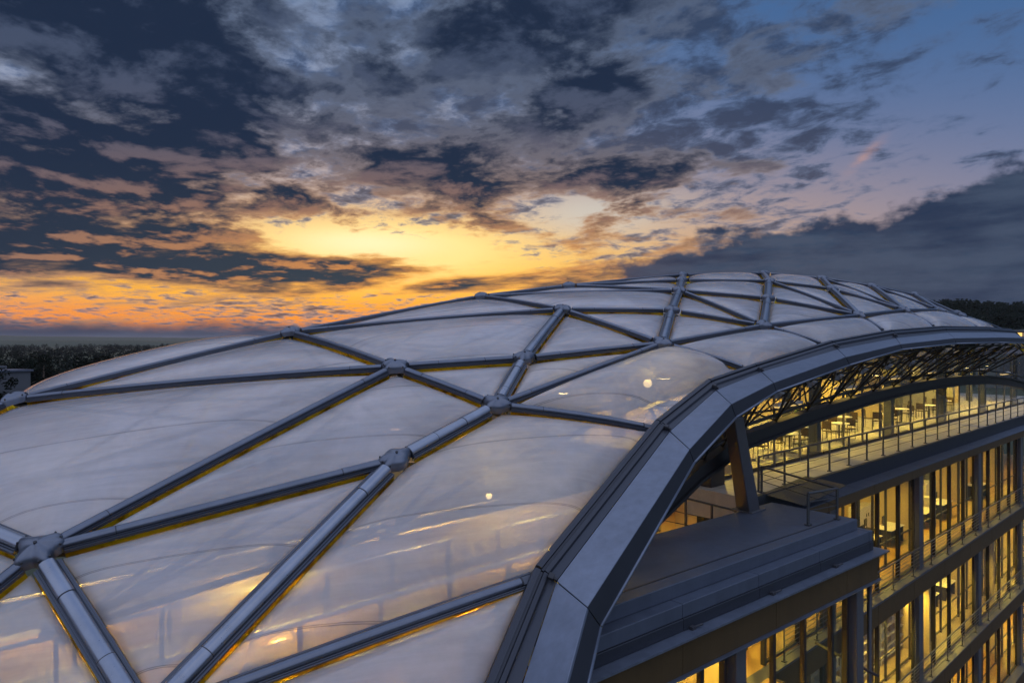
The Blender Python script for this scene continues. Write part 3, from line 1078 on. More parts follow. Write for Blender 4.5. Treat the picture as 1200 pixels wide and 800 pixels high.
# ================================================================== THE BUILDING
bld = empty('office_building', fp(30, 15, GZ), 'glass walled office block with lit yellow floors under the domed roof', 'building')
ZF = [-4.3, -9.0, -13.5, -18.0]
S0, S1 = 17.4, 66.0
NB = 22.0
for i, z in enumerate(ZF):
    th = .85 if i == 0 else .83
    zt = z
    sl_a = S0 if i == 0 else 4.0
    mb = MB()
    nf = 9.6 if i == 0 else 9.05
    n_in = 11.55 if i == 0 else NB
    mb.hexa([fp(sl_a, nf + .1, z - th + .05), fp(S1, nf + .1, z - th + .05), fp(S1, n_in, z - th + .05), fp(sl_a, n_in, z - th + .05)],
            [fp(sl_a, nf + .1, z - .02), fp(S1, nf + .1, z - .02), fp(S1, n_in, z - .02), fp(sl_a, n_in, z - .02)])
    slab = mb.build('floor_slab', M['concrete'], bld)
    # floor finish
    mb = MB()
    mb.hexa([fp(sl_a, nf + .02, z - .016), fp(S1, nf + .02, z - .016), fp(S1, n_in, z - .016), fp(sl_a, n_in, z - .016)],
            [fp(sl_a, nf + .02, z), fp(S1, nf + .02, z), fp(S1, n_in, z), fp(sl_a, n_in, z)])
    mb.build('floor_finish', M['pave'] if i == 0 else (M['wood'] if i != 2 else M['tile']), slab)
    if i == 0:   # the cafe floor behind the glass stops short of the stairwell
        s_in = 21.6
        mb = MB()
        mb.hexa([fp(s_in, n_in, z - .45), fp(S1, n_in, z - .45), fp(S1, NB, z - .45), fp(s_in, NB, z - .45)], [fp(s_in, n_in, z - .02), fp(S1, n_in, z - .02), fp(S1, NB, z - .02), fp(s_in, NB, z - .02)])
        inner = mb.build('floor_slab', M['concrete'], bld)
        mb = MB()
        mb.hexa([fp(s_in, n_in, z - .016), fp(S1, n_in, z - .016), fp(S1, NB, z - .016), fp(s_in, NB, z - .016)], [fp(s_in, n_in, z), fp(S1, n_in, z), fp(S1, NB, z), fp(s_in, NB, z)])
        mb.build('floor_finish', M['pave'], inner)
    # edge: upstand, ledge, fascia panels
    if i == 0:
        mb = MB()
        mb.hexa([fp(S0, 9.45, z - .5), fp(S1, 9.45, z - .5), fp(S1, 9.6, z - .5), fp(S0, 9.6, z - .5)],
                [fp(S0, 9.45, z + .03), fp(S1, 9.45, z + .03), fp(S1, 9.6, z + .03), fp(S0, 9.6, z + .03)])
        mb.build('edge_upstand', M['fascia'], slab)
        x = S0
        while x < S1:
            mb = MB()
            mb.hexa([fp(x + .006, 8.92, z - .535), fp(x + 1.49, 8.92, z - .535), fp(x + 1.49, 9.45, z - .505), fp(x + .006, 9.45, z - .505)],
                    [fp(x + .006, 8.92, z - .505), fp(x + 1.49, 8.92, z - .505), fp(x + 1.49, 9.45, z - .475), fp(x + .006, 9.45, z - .475)])
            mb.build('ledge_panel', M['ledge'], slab); x += 1.5
        nf = 8.95
    x = S0 - (0 if i == 0 else 3.0)
    while x < S1:
        z0, z1 = (z - .86, z - .54) if i == 0 else (z - .80, z - .05)
        mb = MB()
        mb.hexa([fp(x + .008, nf, z0), fp(x + 3.59, nf, z0), fp(x + 3.59, nf + .06, z0), fp(x + .008, nf + .06, z0)],
                [fp(x + .008, nf, z1), fp(x + 3.59, nf, z1), fp(x + 3.59, nf + .06, z1), fp(x + .008, nf + .06, z1)])
        mb.build('fascia_panel', M['brownfascia'], slab); x += 3.6
    if i:   # pale sill in front of the glazing
        mb = MB()
        mb.hexa([fp(S0 - 3, nf - .06, z - .045), fp(S1, nf - .06, z - .045), fp(S1, nf + .30, z - .045), fp(S0 - 3, nf + .30, z - .045)],
                [fp(S0 - 3, nf - .06, z + .02), fp(S1, nf - .06, z + .02), fp(S1, nf + .30, z + .03), fp(S0 - 3, nf + .30, z + .03)])
        mb.build('sill', M['framelight'], slab)

# glazing of the lower storeys: columns every 7.2 m, dark mullions between, panes per bay
PITCH = 2.22
for lv in (1, 2, 3):
    z0, z1 = ZF[lv] + .03, ZF[lv - 1] - .82
    xs = []
    x = 17.9
    k = 0
    while x < 62:
        if k % 4 == 2:
            mb = MB(); mb.hexa([fp(x - .22, 9.25, z0), fp(x + .26, 9.25, z0), fp(x + .26, 9.5, z0), fp(x - .22, 9.5, z0)],
                               [fp(x - .22, 9.25, z1), fp(x + .26, 9.25, z1), fp(x + .26, 9.5, z1), fp(x - .22, 9.5, z1)])
            mb.build('facade_column', M['framelight'], bld, bevel=.02)
            for dx in (-.42, .46):
                mb = MB(); mb.box(fp(x + dx, 9.42, (z0 + z1) / 2), F1, F2, EZ, .09, .10, z1 - z0); mb.build('mullion', M['frame'], bld)
            x += 2.05
        else:
            mb = MB(); mb.box(fp(x, 9.42, (z0 + z1) / 2), F1, F2, EZ, .10, .13, z1 - z0)
            mb.build('mullion', M['frame'], bld)
            x += 2.05
        xs.append(x); k += 1
    x = 17.9
    k = 0
    while x < 61:
        nx = x + 2.05
        mb = MB(); mb.box(fp((x + nx) / 2, 9.44, (z0 + z1) / 2), F1, F2, EZ, 1.93, .02, z1 - z0 - .1)
        pane = mb.build('window_pane', M['glass'], bld)
        for zz in (z1 - .03, z0 + .03):
            mb = MB(); mb.box(fp((x + nx) / 2, 9.44, zz), F1, F2, EZ, 1.92, .08, .06); mb.build('frame_bar', M['frame'], pane)
        x = nx; k += 1

# the inner skin behind the outer glazing
for lv in (1, 2, 3):
    z0, z1 = ZF[lv] + .0, ZF[lv - 1] - .85
    x = 18.4; k = 0
    while x < 58:
        mb = MB(); mb.box(fp(x, 10.25, (z0 + z1) / 2), F1, F2, EZ, .07 if k % 3 else .16, .08, z1 - z0); mb.build('inner_post', M['frame'], bld)
        x += 1.36; k += 1
    for zz in (z0 + .10, z0 + 1.02, z1 - .55):
        mb = MB(); mb.box(fp(38.2, 10.25, zz), F1, F2, EZ, 39.6, .05, .05); mb.build('transom', M['frame'], bld)

# top storey: glass screen set back on the terrace
z0 = ZF[0]
x = 18.6
k = 0
while x < 62:
    zt = -0.75 if x > 22 else -1.4
    w = .07 if k % 4 else .34
    mb = MB(); mb.box(fp(x, 11.4 + (0 if k % 4 else .3), (z0 + zt) / 2), F1, F2, EZ, w, .07 if k % 4 else .34, zt - z0)
    mb.build('mullion' if k % 4 else 'facade_column', M['framelight'], bld, bevel=.01)
    mb = MB(); mb.box(fp(x + .95, 11.4, (z0 + zt) / 2), F1, F2, EZ, 1.80, .02, zt - z0 - .1)
    pane = mb.build('window_pane', M['glass'], bld)
    for zz, hh in ((z0 + .06, .12), (-2.35, .06)):
        mb = MB(); mb.box(fp(x + .95, 11.4, zz), F1, F2, EZ, 1.80, .08, hh); mb.build('frame_bar', M['frame'], pane)
    x += 1.9; k += 1
# back walls and cross walls with doors
for lv, (z0, z1) in enumerate(((-4.3, -0.6), (-9.0, -5.15), (-13.5, -9.83), (-18.0, -14.33))):
    nb = (19.5, 15.5, 14.0, 14.5)[lv]
    mb = MB(); a = 21.7 if lv == 0 else 4.5
    mb.hexa([fp(a, nb, z0), fp(S1, nb, z0), fp(S1, nb + .2, z0), fp(a, nb + .2, z0)], [fp(a, nb, z1), fp(S1, nb, z1), fp(S1, nb + .2, z1), fp(a, nb + .2, z1)])
    wall = mb.build('back_wall', M['cream'], bld)
    for x in range(24, 62, 8):
        mb = MB(); mb.box(fp(x + lv * 1.7, nb - .02, z0 + 1.05), F1, F2, EZ, 1.0, .06, 2.1); mb.box(fp(x + lv * 1.7 + .38, nb - .08, z0 + 1.0), F1, F2, EZ, .12, .05, .04)
        mb.build('door', M['brownfascia'] if lv != 2 else M['white'], wall)
    for x in ([26.0, 41.0, 55.0], [22.5, 35.5, 44.0, 52.0], [33.0, 43.2, 54.0], [29.5, 38.0, 47.0])[lv]:
        mb = MB(); mb.hexa([fp(x, nb - (4.2 if lv else 5.0), z0), fp(x + .15, nb - (4.2 if lv else 5.0), z0), fp(x + .15, nb, z0), fp(x, nb, z0)],
                           [fp(x, nb - (4.2 if lv else 5.0), z1), fp(x + .15, nb - (4.2 if lv else 5.0), z1), fp(x + .15, nb, z1), fp(x, nb, z1)])
        mb.build('partition_wall', M['cream'], bld)
# inner columns
for lv, (z0, z1) in enumerate(((-4.3, -1.2), (-9.0, -5.15), (-13.5, -9.83))):
    for x in range(22, 60, 7):
        mb = MB(); c = fp(x + .8, 13.2 if lv else 14.6, z0)
        mb.tube([c, c + EZ * (z1 - z0)], .2, 16)
        mb.build('round_column', M['framelight'], bld, smooth=math.radians(40))

# ---- the metal clad platform below the roof edge, and the glazed bay under it
A0 = at_z(723, 708, -4.3); A1 = at_z(1005, 608, -4.3)
PD = (A1 - A0); PL = PD.length; PD = PD / PL
PQ = Vector((PD.y, -PD.x, 0))            # outwards
plat = empty('platform', Vector((0, 0, 0)), parent=bld)
plat.location = -bld.location
def pp(a, q, z): return A0 + PD * a + PQ * q + EZ * (z + 4.3)
def pslab(name, a0, a1, q0, q1, z0, z1, m, par, bev=0.0):
    mb = MB(); mb.hexa([pp(a0, q0, z0), pp(a1, q0, z0), pp(a1, q1, z0), pp(a0, q1, z0)], [pp(a0, q0, z1), pp(a1, q0, z1), pp(a1, q1, z1), pp(a0, q1, z1)])
    return mb.build(name, m, par, bevel=bev)
bld_par = plat
pslab('deck', -.55, PL, -2.25, 0, -4.55, -4.3, M['ledge'], plat, .012)
pslab('deck_trim', -.5, PL - .35, -.34, -.30, -4.32, -4.294, M['fascia'], plat)
x = -1.0
while x < PL + .2:
    x2 = min(x + 2.4, PL + .24)
    pslab('upper_step', x + .006, x2 - .006, -2.0, .25, -4.80, -4.555, M['ledge'], plat, .012)
    pslab('lower_step', x + .006, x2 - .006, -2.0, .27, -5.02, -4.806, M['fascia'], plat, .012)
    x = x2
pslab('drip_edge', -1.5, PL + .52, -2.0, .52, -5.06, -5.025, M['gutter'], plat)
x = -1.7
while x < PL + .3:
    x2 = min(x + 3.0, PL + .34)
    pslab('fascia_panel', x + .006, x2 - .006, -2.0, .33, -5.72, -5.065, M['brownfascia'], plat); x = x2
pslab('lower_drip', -1.8, PL + .40, -2.0, .40, -5.75, -5.725, M['gutter'], plat)
for a in (1.6, 4.2, 6.8):
    mb = MB(); mb.box(pp(a, .30, -5.0), PD, PQ, EZ, .10, .10, .06); mb.tube([pp(a, .3, -5.0), pp(a + .22, .36, -4.97)], .02, 6)
    mb.build('bracket', M['seam'], plat)
# bay glazing
for lv in range(3):
    z1 = -5.75 if lv == 0 else ZF[lv] - .85; z0 = ZF[lv + 1] + .0
    a = PL - .1
    k = 0
    while a > -1.5:
        if k % 4 == 0:
            mb = MB(); mb.box(pp(a - .25, .06, (z0 + z1) / 2), PD, PQ, EZ, .34, .34, z1 - z0); mb.build('facade_column', M['framelight'], bld, bevel=.02)
            for dx in (.03, -.52):
                mb = MB(); mb.box(pp(a + dx, 0.0, (z0 + z1) / 2), PD, PQ, EZ, .10, .12, z1 - z0); mb.build('mullion', M['frame'], bld)
        else:
            mb = MB(); mb.box(pp(a, 0.0, (z0 + z1) / 2), PD, PQ, EZ, .09, .10, z1 - z0); mb.build('mullion', M['frame'], bld)
        mb = MB(); mb.box(pp(a - .62, -.02, (z0 + z1) / 2), PD, PQ, EZ, 1.1, .02, z1 - z0 - .1); pane = mb.build('window_pane', M['glass'], bld)
        mb = MB(); mb.box(pp(a - .62, -.02, z0 + .05), PD, PQ, EZ, 1.1, .1, .1); mb.build('frame_bar', M['frame'], pane)
        a -= 1.24; k += 1
    if lv < 2:
        pslab('bay_floor', -2, PL + .1, -3.2, .28, ZF[lv + 1] - .8, ZF[lv + 1] - .02, M['brownfascia'], bld)
        pslab('bay_floor_finish', -2, PL - .1, -6.2, -.2, ZF[lv + 1] - .016, ZF[lv + 1] + .012, M['wood'], bld)
pslab('bay_wall', -2, PL - 2.2, -3.6, -3.4, -9.0, -5.75, M['cream'], bld)
pslab('bay_end_wall', PL - 3.0, PL - 2.9, -3.4, -1.6, -9.0, -5.75, M['cream'], bld)
# tall dark core wall seen behind the leaning column
mb = MB(); c = sight(833, 560) * 20.5
mb.box(Vector((c.x, c.y, -5.6)), F1, F2, EZ, .75, .5, 8.0); mb.build('core_pillar', M['frame'], bld, bevel=.02)
# slim post and tie rod at the platform's corner
mb = MB(); q = pp(PL + .22, .18, -5.75); mb.tube([q, Vector((q.x, q.y, GZ))], .055, 10)
mb.build('corner_post', M['frame'], bld, smooth=True)
mb = MB(); mb.tube([sight(955, 752) * 17.2, sight(1030, 792) * 16.4], .035, 8); mb.build('tie_rod', M['fascia'], bld, smooth=True)

# ---- railings
def railing(label, pts, h, mids, post_r=.026, step=1.55, group=None):
    t = empty('railing', pts[0], label, 'railing', group)
    for a, b in zip(pts, pts[1:]):
        L = (b - a).length; n = max(1, round(L / step))
        for i in range(n + (1 if b is pts[-1] else 0)):
            p = a.lerp(b, i / n)
            mb = MB(); mb.box(p + EZ * h / 2, (b - a).normalized(), Vector((-(b - a).y, (b - a).x, 0)).normalized(), EZ, post_r * 2.4, post_r * 1.5, h)
            mb.box(p + EZ * .012, F1, F2, EZ, .12, .12, .024)
            mb.build('post', M['rail'], t)
    mb = MB(); mb.tube([p + EZ * h for p in pts], .03, 8); mb.build('handrail', M['rail'], t, smooth=math.radians(50))
    for m in mids:
        mb = MB(); mb.tube([p + EZ * h * m for p in pts], .011, 6); mb.build('mid_rail', M['rail'], t, smooth=math.radians(50))
    return t

r0 = at_z(889, 576, -4.3); r1 = at_z(1200, 485.5, -4.3)
rd = (r1 - r0).normalized()
railing('long dark post and rail fence along the terrace edge', [r0, r0 + rd * 42], 1.0, (.5, .27, .75))
c1 = at_z(981, 608, -4.29); c2 = at_z(947, 615, -4.29)
railing('short guard rail at the corner of the metal platform', [r0 + Vector((.05, -.1, 0)), c1, c2], .74, (.45, .72), step=2.9)
railing('thin wire railing along the sill of the third lit floor', [fp(18.5, 9.12, -13.47), fp(60, 9.12, -13.47)], .95, (.15, .3, .45, .6, .75, .88), .02, 2.05)
railing('thin wire railing along the sill of the second lit floor', [fp(18.5, 9.12, -8.97), fp(60, 9.12, -8.97)], .95, (.15, .3, .45, .6, .75, .88), .02, 2.05)
back0 = at_z(768, 632, -4.3) + F2 * .25 + EZ * -1.3
railing('sloping dark handrail behind the platform in the lit stairwell', [sight(770, 575) * 16.2 - EZ * .95, sight(862, 598) * 18.6 - EZ * .95], .95, (.3, .6), step=1.2)
# dark grating in the terrace by the platform
mb = MB(); ga = [at_z(893, 578, -4.292), at_z(942, 592, -4.292), at_z(992, 568, -4.292), at_z(945, 557, -4.292)]
mb.hexa([p - EZ * .02 for p in ga], ga); mb.build('floor_grating', M['grate'], bld)

# ---- hall under the pillows: galleries, railings
for (label, s, n, z, L, wd) in (('upper timber gallery crossing the hall below the near pillows', -4.0, 13.4, -6.3, 21.0, 2.4),
                                ('lower timber gallery along the far side of the hall', -6.0, 19.5, -7.4, 24.0, 2.6)):
    g = empty('gallery', fp(s + L / 2, n, z), label, 'gallery')
    mb = MB(); mb.box(fp(s + L / 2, n, z - .12), F1, F2, EZ, L, wd, .22); mb.build('deck', M['wood'], g)
    for e in (-1, 1):
        mb = MB(); mb.box(fp(s + L / 2, n + e * (wd / 2 + .04), z - .2), F1, F2, EZ, L, .08, .5); mb.build('edge_beam', M['white'], g)
        for i in range(12):
            mb = MB(); mb.box(fp(s + L * (i + .5) / 12, n + e * wd / 2, z + .5), F1, F2, EZ, .07, .07, 1.0); mb.build('post', M['frame'], g)
        mb = MB(); mb.box(fp(s + L / 2, n + e * wd / 2, z + 1.02), F1, F2, EZ, L, .1, .06); mb.build('handrail', M['white'], g)
        mb = MB(); mb.box(fp(s + L / 2, n + e * wd / 2, z + .5), F1, F2, EZ, L, .02, .62); mb.build('infill_panel', M['glass'], g)
    for i in range(4):
        c = fp(s + L * (i + .5) / 4, n, z - .23)
        mb = MB(); mb.tube([c, Vector((c.x, c.y, -9.0))], .13, 12); mb.build('leg', M['framelight'], g, smooth=math.radians(40))
hall = MB(); hall.hexa([fp(-9, 7.0, -9.3), fp(4.0, 8.2, -9.3), fp(4.0, 29, -9.3), fp(-9, 20, -9.3)], [fp(-9, 7.0, -9.0), fp(4.0, 8.2, -9.0), fp(4.0, 29, -9.0), fp(-9, 20, -9.0)])
hall.build('hall_floor', M['tile'], bld)
hall = MB(); hall.hexa([fp(4.0, NB, -9.3), fp(60, NB, -9.3), fp(60, 24, -9.3), fp(4.0, 29, -9.3)], [fp(4.0, NB, -9.0), fp(60, NB, -9.0), fp(60, 24, -9.0), fp(4.0, 29, -9.0)])
hall.build('hall_floor', M['tile'], bld)
# outer wall of the hall under the far rim and the near end
rim = [sn(-13.0, 14), sn(-11.5, 22), sn(-6, 28), sn(2, 30.5)] + [P[k] for k in ('h2', 'h3', 'h4', 'h5', 'h6', 'h7', 'h8', 'h9', 'h10')]
mb = MB()
rim = [p - EZ * .4 for p in rim[3:]]
for a, b in zip(rim, rim[1:]):
    w = Vector((0, 0, 1)); d = (b - a).normalized(); nrm = Vector((-d.y, d.x, 0)) * .2
    mb.hexa([Vector((a.x, a.y, GZ)), Vector((b.x, b.y, GZ)), Vector((b.x, b.y, GZ)) + nrm, Vector((a.x, a.y, GZ)) + nrm], [a, b, b + nrm, a + nrm])
mb.build('rear_wall', M['concrete'], bld)

# ================================================================== FURNITURE AND LAMPS
def lamp(label, c, kind, power, group, col=(1.0, .66, .09), drop=0.6, r=.22, spot=True):
    """c = centre of the lit face"""
    t = empty({'disc': 'ceiling_lamp', 'globe': 'globe_lamp'}.get(kind, 'linear_lamp'), c, label, 'lamp', group)
    mb = MB()
    if kind == 'globe':
        mb.tube([c + EZ * r, c + EZ * (r + drop)], .012, 6); mb.disc(c + EZ * (r - .03), r * .45, .07, 14)
        mb.build('stem', M['frame'], t)
        mb = MB(); q = 9
        mb.tube([c + EZ * (-r * math.cos(math.pi * i / q) * .999) for i in range(q + 1)], r, 16)
        vs = []
        for i in range(q + 1):
            for k in range(16):
                p = Vector(mb.v[i * 16 + k]) - c; w = math.sin(math.pi * i / q)
                vs.append((c.x + p.x * w, c.y + p.y * w, c.z + p.z))
        mb.v = vs
        mb.build('globe', M['globe'], t, smooth=True)
    elif kind == 'disc':
        mb.disc(c - EZ * (.16 if drop > 1 else .05), r * 1.3, .30 if drop > 1 else .19, 20, r2=r * .5); mb.tube([c + EZ * .17, c + EZ * (.17 + drop)], .012, 6)
        mb.build('shade', M['frame'], t, smooth=math.radians(40))
        mb = MB(); mb.disc(c - EZ * (.11 if drop > 1 else 0), r, .028, 20); mb.build('diffuser', M['bulb'], t)
    else:
        mb.box(c + EZ * .06, F1, F2, EZ, 1.5, .16, .08); mb.tube([c + F1 * .6 + EZ * .1, c + F1 * .6 + EZ * (.1 + drop)], .008, 5); mb.tube([c - F1 * .6 + EZ * .1, c - F1 * .6 + EZ * (.1 + drop)], .008, 5)
        mb.build('housing', M['white'], t)
        mb = MB(); mb.box(c, F1, F2, EZ, 1.44, .12, .03); mb.build('diffuser', M['bulbsoft'] if spot else M['raillit'], t)
    if power:
        ld = bpy.data.lights.new('lamp_light', 'SPOT' if spot else 'POINT'); ld.energy = power; ld.color = col
        if spot: ld.spot_size = math.radians(155); ld.spot_blend = .4
        ld.shadow_soft_size = .18 if spot else .42
        lo = bpy.data.objects.new('lamp_light', ld); COL.objects.link(lo); lo.parent = t; lo.location = (0, 0, 0 if kind == 'globe' else -.12 if drop <= 1 else -.17)
    if power and kind == 'globe': lo.location = (0, 0, -.0); ld.shadow_soft_size = .3; lo.location = (0, 0, .12)
    return t

# top storey
for i, x in enumerate(range(22, 60, 5)):
    lamp('round ceiling lamp hanging over the cafe floor behind the terrace glass', fp(x, 13.4, -1.75), 'disc', 800, 'ceiling lamps of the top floor')
    lamp('round ceiling lamp hanging deep inside by the rear wall of the top floor', fp(x + 2.2, 17.2, -1.6), 'disc', 700, 'rear ceiling lamps of the top floor')
# storey two and three and four
for lv, (zc, p) in enumerate(((-5.5, 720), (-10.2, 1050), (-14.7, 820))):
    words_ = ('first', 'second', 'third')[lv]
    for i, x in enumerate(range(20, 58, 4)):
        lamp('linear office lamp under the ceiling of the %s storey below the terrace' % words_, fp(x, (10.62 if lv == 1 else 11.6) + .3 * (i % 2), zc), 'line', p, 'office lamps of the %s storey' % words_, drop=.3)
for i, a in enumerate((0.2, 2.6, 5.0, 7.0)):
    lamp('linear lamp in the glazed bay under the metal platform', pp(a, -1.7, -6.2), 'line', 480, 'lamps of the bay', drop=.4)
    lamp('linear lamp one floor down in the glazed bay', pp(a, -1.7, -10.3), 'line', 520, 'lower lamps of the bay', drop=.4)
# hall under the pillows: pendants close under the foil where the photo glows
for (label, u, v, d, p, r, kd) in (('bright disc lamp glowing through the large pillow beside the gutter', 573, 581, 12.95, 22, .06, 'globe'),
                            ('bright round lamp glowing through the pillow below the gutter corner', 759, 449, 17.05, 34, .11, 'globe'),
                            ('lamp glowing faintly beside the joint in front of the gutter corner pillow', 660, 462, 15.8, 14, .10, 'disc'),
                            ('small lamp glowing under the lowest pillow by the near gutter', 606, 722, 11.3, 5, .045, 'globe'),
                            ('lamp glowing under the triangular pillow with the gallery below', 283, 712, 15.0, 14, .06, 'globe')):
    lamp(label, sight(u, v) * d, kd, p, None, drop=.4, r=r, spot=False)
for i, (s, n, z) in enumerate([(-4, 12.8, -7.0), (1, 16, -4.6), (6, 14, -4.4), (11, 16.5, -3.6), (3, 20.5, -5.0), (9, 21.5, -3.8), (15, 21, -3.4), (14, 13.5, -3.6), (-3, 18, -5.0), (5, 13.0, -6.3), (2, 9.6, -6.2), (22, 23, -2.6), (30, 24, -2.2), (9.5, 10.6, -6.0), (13.5, 11.2, -6.0)]):
    lamp('round pendant lamp hung in the open hall under the foil roof', fp(s, n, z), 'disc', 800, 'pendant lamps of the open hall', drop=1.2)


for i, s_ in enumerate((19, 23, 27, 31, 35, 39, 43)):
    q = arch_at(s_)
    lamp('slim lamp on the rail above the dark arch beam over the terrace', q + EZ * .62 + F2 * .25, 'line', 8, 'lamps on the rail above the arch beam', drop=.05, spot=False)


def make_table(label, c, group):
    t = empty('round_table', c, label, 'table', group)
    mb = MB(); mb.disc(c + EZ * .71, .42, .035, 24); mb.build('table_top', M['white'], t, bevel=.006)
    mb = MB(); mb.tube([c, c + EZ * .71], .035, 10); mb.build('pedestal', M['dark'], t)
    mb = MB(); mb.disc(c, .26, .025, 20); mb.build('base', M['dark'], t)
    return t


def make_chair(label, c, group, seat=None):
    t = empty('chair', c, label, 'chair', group)
    mb = MB(); mb.box(c + EZ * .45, F1, F2, EZ, .43, .43, .04); mb.build('seat', seat or M['brownfascia'], t, bevel=.012)
    mb = MB(); mb.box(c + EZ * .72 + F2 * .21, F1, F2, EZ, .42, .03, .34); mb.build('backrest', seat or M['brownfascia'], t, bevel=.012)
    for i in (-1, 1):
        for j in (-1, 1):
            mb = MB(); mb.tube([c + F1 * (.2 * i) + F2 * (.19 * j), c + F1 * (.18 * i) + F2 * (.19 * j) + EZ * (.44 if j < 0 else .86)], .014, 6); mb.build('leg', M['dark'], t)
    return t


tb = make_table('small round white table on the paved terrace cafe floor', fp(23.0, 12.7, -4.3), 'round cafe tables')
ch = make_chair('brown chair drawn up to a round cafe table', fp(20.1, 12.7, -4.3), 'cafe chairs')
spots = [(23.0, 12.7), (24.2, 14.4), (25.8, 12.5), (28.1, 13.2), (30.6, 12.6), (33.4, 13.6), (36.2, 12.7), (39.6, 13.1), (43, 12.8), (47, 13.2)]
for i, (s, n) in enumerate(spots):
    if i: dup(tb, fp(s, n, -4.3))
    for j, (ds, dn, rz) in enumerate(((-.75, .1, 1.6), (.72, -.1, -1.5), (.1, .8, .1))):
        if i == 0 and j == 0:
            ch.location = fp(s + ds, n + dn, -4.3); ch.rotation_euler = (0, 0, rz)
        else: dup(ch, fp(s + ds, n + dn, -4.3), rotz=rz + rnd.uniform(-.4, .4))


def make_desk(label, c, group):
    t = empty('desk', c, label, 'desk', group)
    mb = MB(); mb.box(c + EZ * .73, F1, F2, EZ, 1.6, .75, .035); mb.build('desk_top', M['white'], t, bevel=.006)
    for i in (-1, 1):
        mb = MB(); mb.box(c + F1 * (.74 * i) + EZ * .36, F1, F2, EZ, .05, .65, .71); mb.build('leg', M['dark'], t)
    mb = MB(); mb.box(c + EZ * 1.02 + F2 * .2, F1, F2, EZ, .56, .03, .34); mb.box(c + EZ * .82 + F2 * .22, F1, F2, EZ, .05, .04, .18); mb.box(c + EZ * .755 + F2 * .22, F1, F2, EZ, .24, .16, .014)
    s = mb.build('monitor', M['dark'], t)
    return t


dk = make_desk('white desk with a dark monitor on the first office floor below the terrace', fp(24.2, 11.4, -9.0), 'desks of the first office floor')
oc = make_chair('dark office chair at a white desk', fp(24.2, 12.2, -9.0), 'office chairs', M['dark'])
first = True
for i, x in enumerate((24.2, 27.1, 30.4, 33.0, 37.4, 40.0, 46.5)):
    if i: dup(dk, fp(x, 11.4, -9.0))
    if i: dup(oc, fp(x, 12.2, -9.0), rotz=rnd.uniform(-.5, .5))
for i, x in enumerate((38.6, 41.3, 46.0, 49.4)):
    dup(dk, fp(x, 11.6, -13.5), label='white desk with a dark monitor two floors below the terrace', group='desks of the second office floor')
    dup(oc, fp(x, 12.4, -13.5), rotz=rnd.uniform(-.5, .5), label='dark office chair two floors below the terrace', group='lower office chairs')


def make_cabinet(label, c, group, m):
    t = empty('low_cabinet', c, label, 'cabinet', group)
    mb = MB(); mb.box(c + EZ * .55, F1, F2, EZ, 1.8, .5, 1.1); mb.build('body', m, t, bevel=.01)
    for i in (-1, 1):
        mb = MB(); mb.box(c + F1 * (.44 * i) - F2 * .26 + EZ * .56, F1, F2, EZ, .85, .02, 1.0); d_ = mb.build('door', m, t)
        mb = MB(); mb.box(c + F1 * (.12 * i) - F2 * .285 + EZ * .7, F1, F2, EZ, .02, .03, .16); mb.build('handle', M['dark'], d_)
    return t


cab = make_cabinet('low white cabinet standing across the first office floor', fp(22.3, 12.6, -9.0), 'white office cabinets', M['white'])
for (x, n, z) in ((25.6, 13.4, -9), (28.7, 12.9, -9), (34.6, 13.2, -9), (39.0, 12.4, -9), (43.2, 13.0, -9), (48, 12.8, -9)):
    dup(cab, fp(x, n, z), rotz=rnd.choice((0, 1.57)))
cab2 = make_cabinet('low dark cabinet standing two floors below the terrace', fp(37.2, 12.9, -13.5), 'dark office cabinets', M['dark'])
for (x, n) in ((26.7, 12.6), (40.6, 12.9), (44.8, 12.2), (50.5, 12.6)):
    dup(cab2, fp(x, n, -13.5), rotz=rnd.choice((0, 1.57)))


def make_rack(label, c, group):
    t = empty('shelf_rack', c, label, 'shelves', group)
    for i in (-1, 0, 1):
        for j in (-1, 1):
            mb = MB(); mb.box(c + F1 * (1.72 * i) + F2 * (.24 * j) + EZ * 1.2, F1, F2, EZ, .05, .05, 2.4); mb.build('upright', M['white'], t)
    for k in range(6):
        mb = MB(); mb.box(c + EZ * (.18 + .42 * k), F1, F2, EZ, 3.5, .55, .04); mb.build('shelf', M['white'], t)
        if k < 5:
            x = -1.65
            while x < 1.5:
                w = rnd.uniform(.12, .42)
                if rnd.random() < .62:
                    h = rnd.uniform(.12, .32)
                    mb = MB(); mb.box(c + F1 * (x + w / 2) + EZ * (.2 + .42 * k + h / 2), F1, F2, EZ, w * .92, .36, h)
                    mb.build('storage_box', rnd.choice([M['book'], M['white'], M['cream'], M['dark']]), t)
                x += w
    return t


for i, (x, n) in enumerate(((20.6, 10.9), (24.3, 10.9), (28.6, 11.1), (32.2, 11.1))):
    make_rack(('white shelf rack nearest the platform two floors below the terrace', 'second white shelf rack from the platform two floors down',
               'third white shelf rack from the platform beside the facade column', 'white shelf rack farthest from the platform two floors down')[i], fp(x, n, -13.5), 'white shelf racks')


def make_plant(label, c, group):
    t = empty('potted_plant', c, label, 'plant', group)
    mb = MB(); mb.disc(c, .2, .42, 18, r2=.27); mb.build('pot', M['pot'], t, smooth=math.radians(40))
    mb = MB()
    r2 = random.Random(5)
    for i in range(120):
        a = r2.uniform(0, 6.28); el_ = r2.uniform(.25, 1.45); L = r2.uniform(.35, .95)
        d = Vector((math.cos(a) * math.cos(el_), math.sin(a) * math.cos(el_), math.sin(el_)))
        p0 = c + EZ * .42 + d * L * .4; p1 = c + EZ * .42 + d * L; sd_ = d.cross(EZ).normalized() * .045
        mb.add([p0, (p0 + p1) / 2 + sd_, p1 + EZ * -.05, (p0 + p1) / 2 - sd_], [(0, 1, 2, 3)])
    mb.build('foliage', M['plantleaf'], t)
    return t


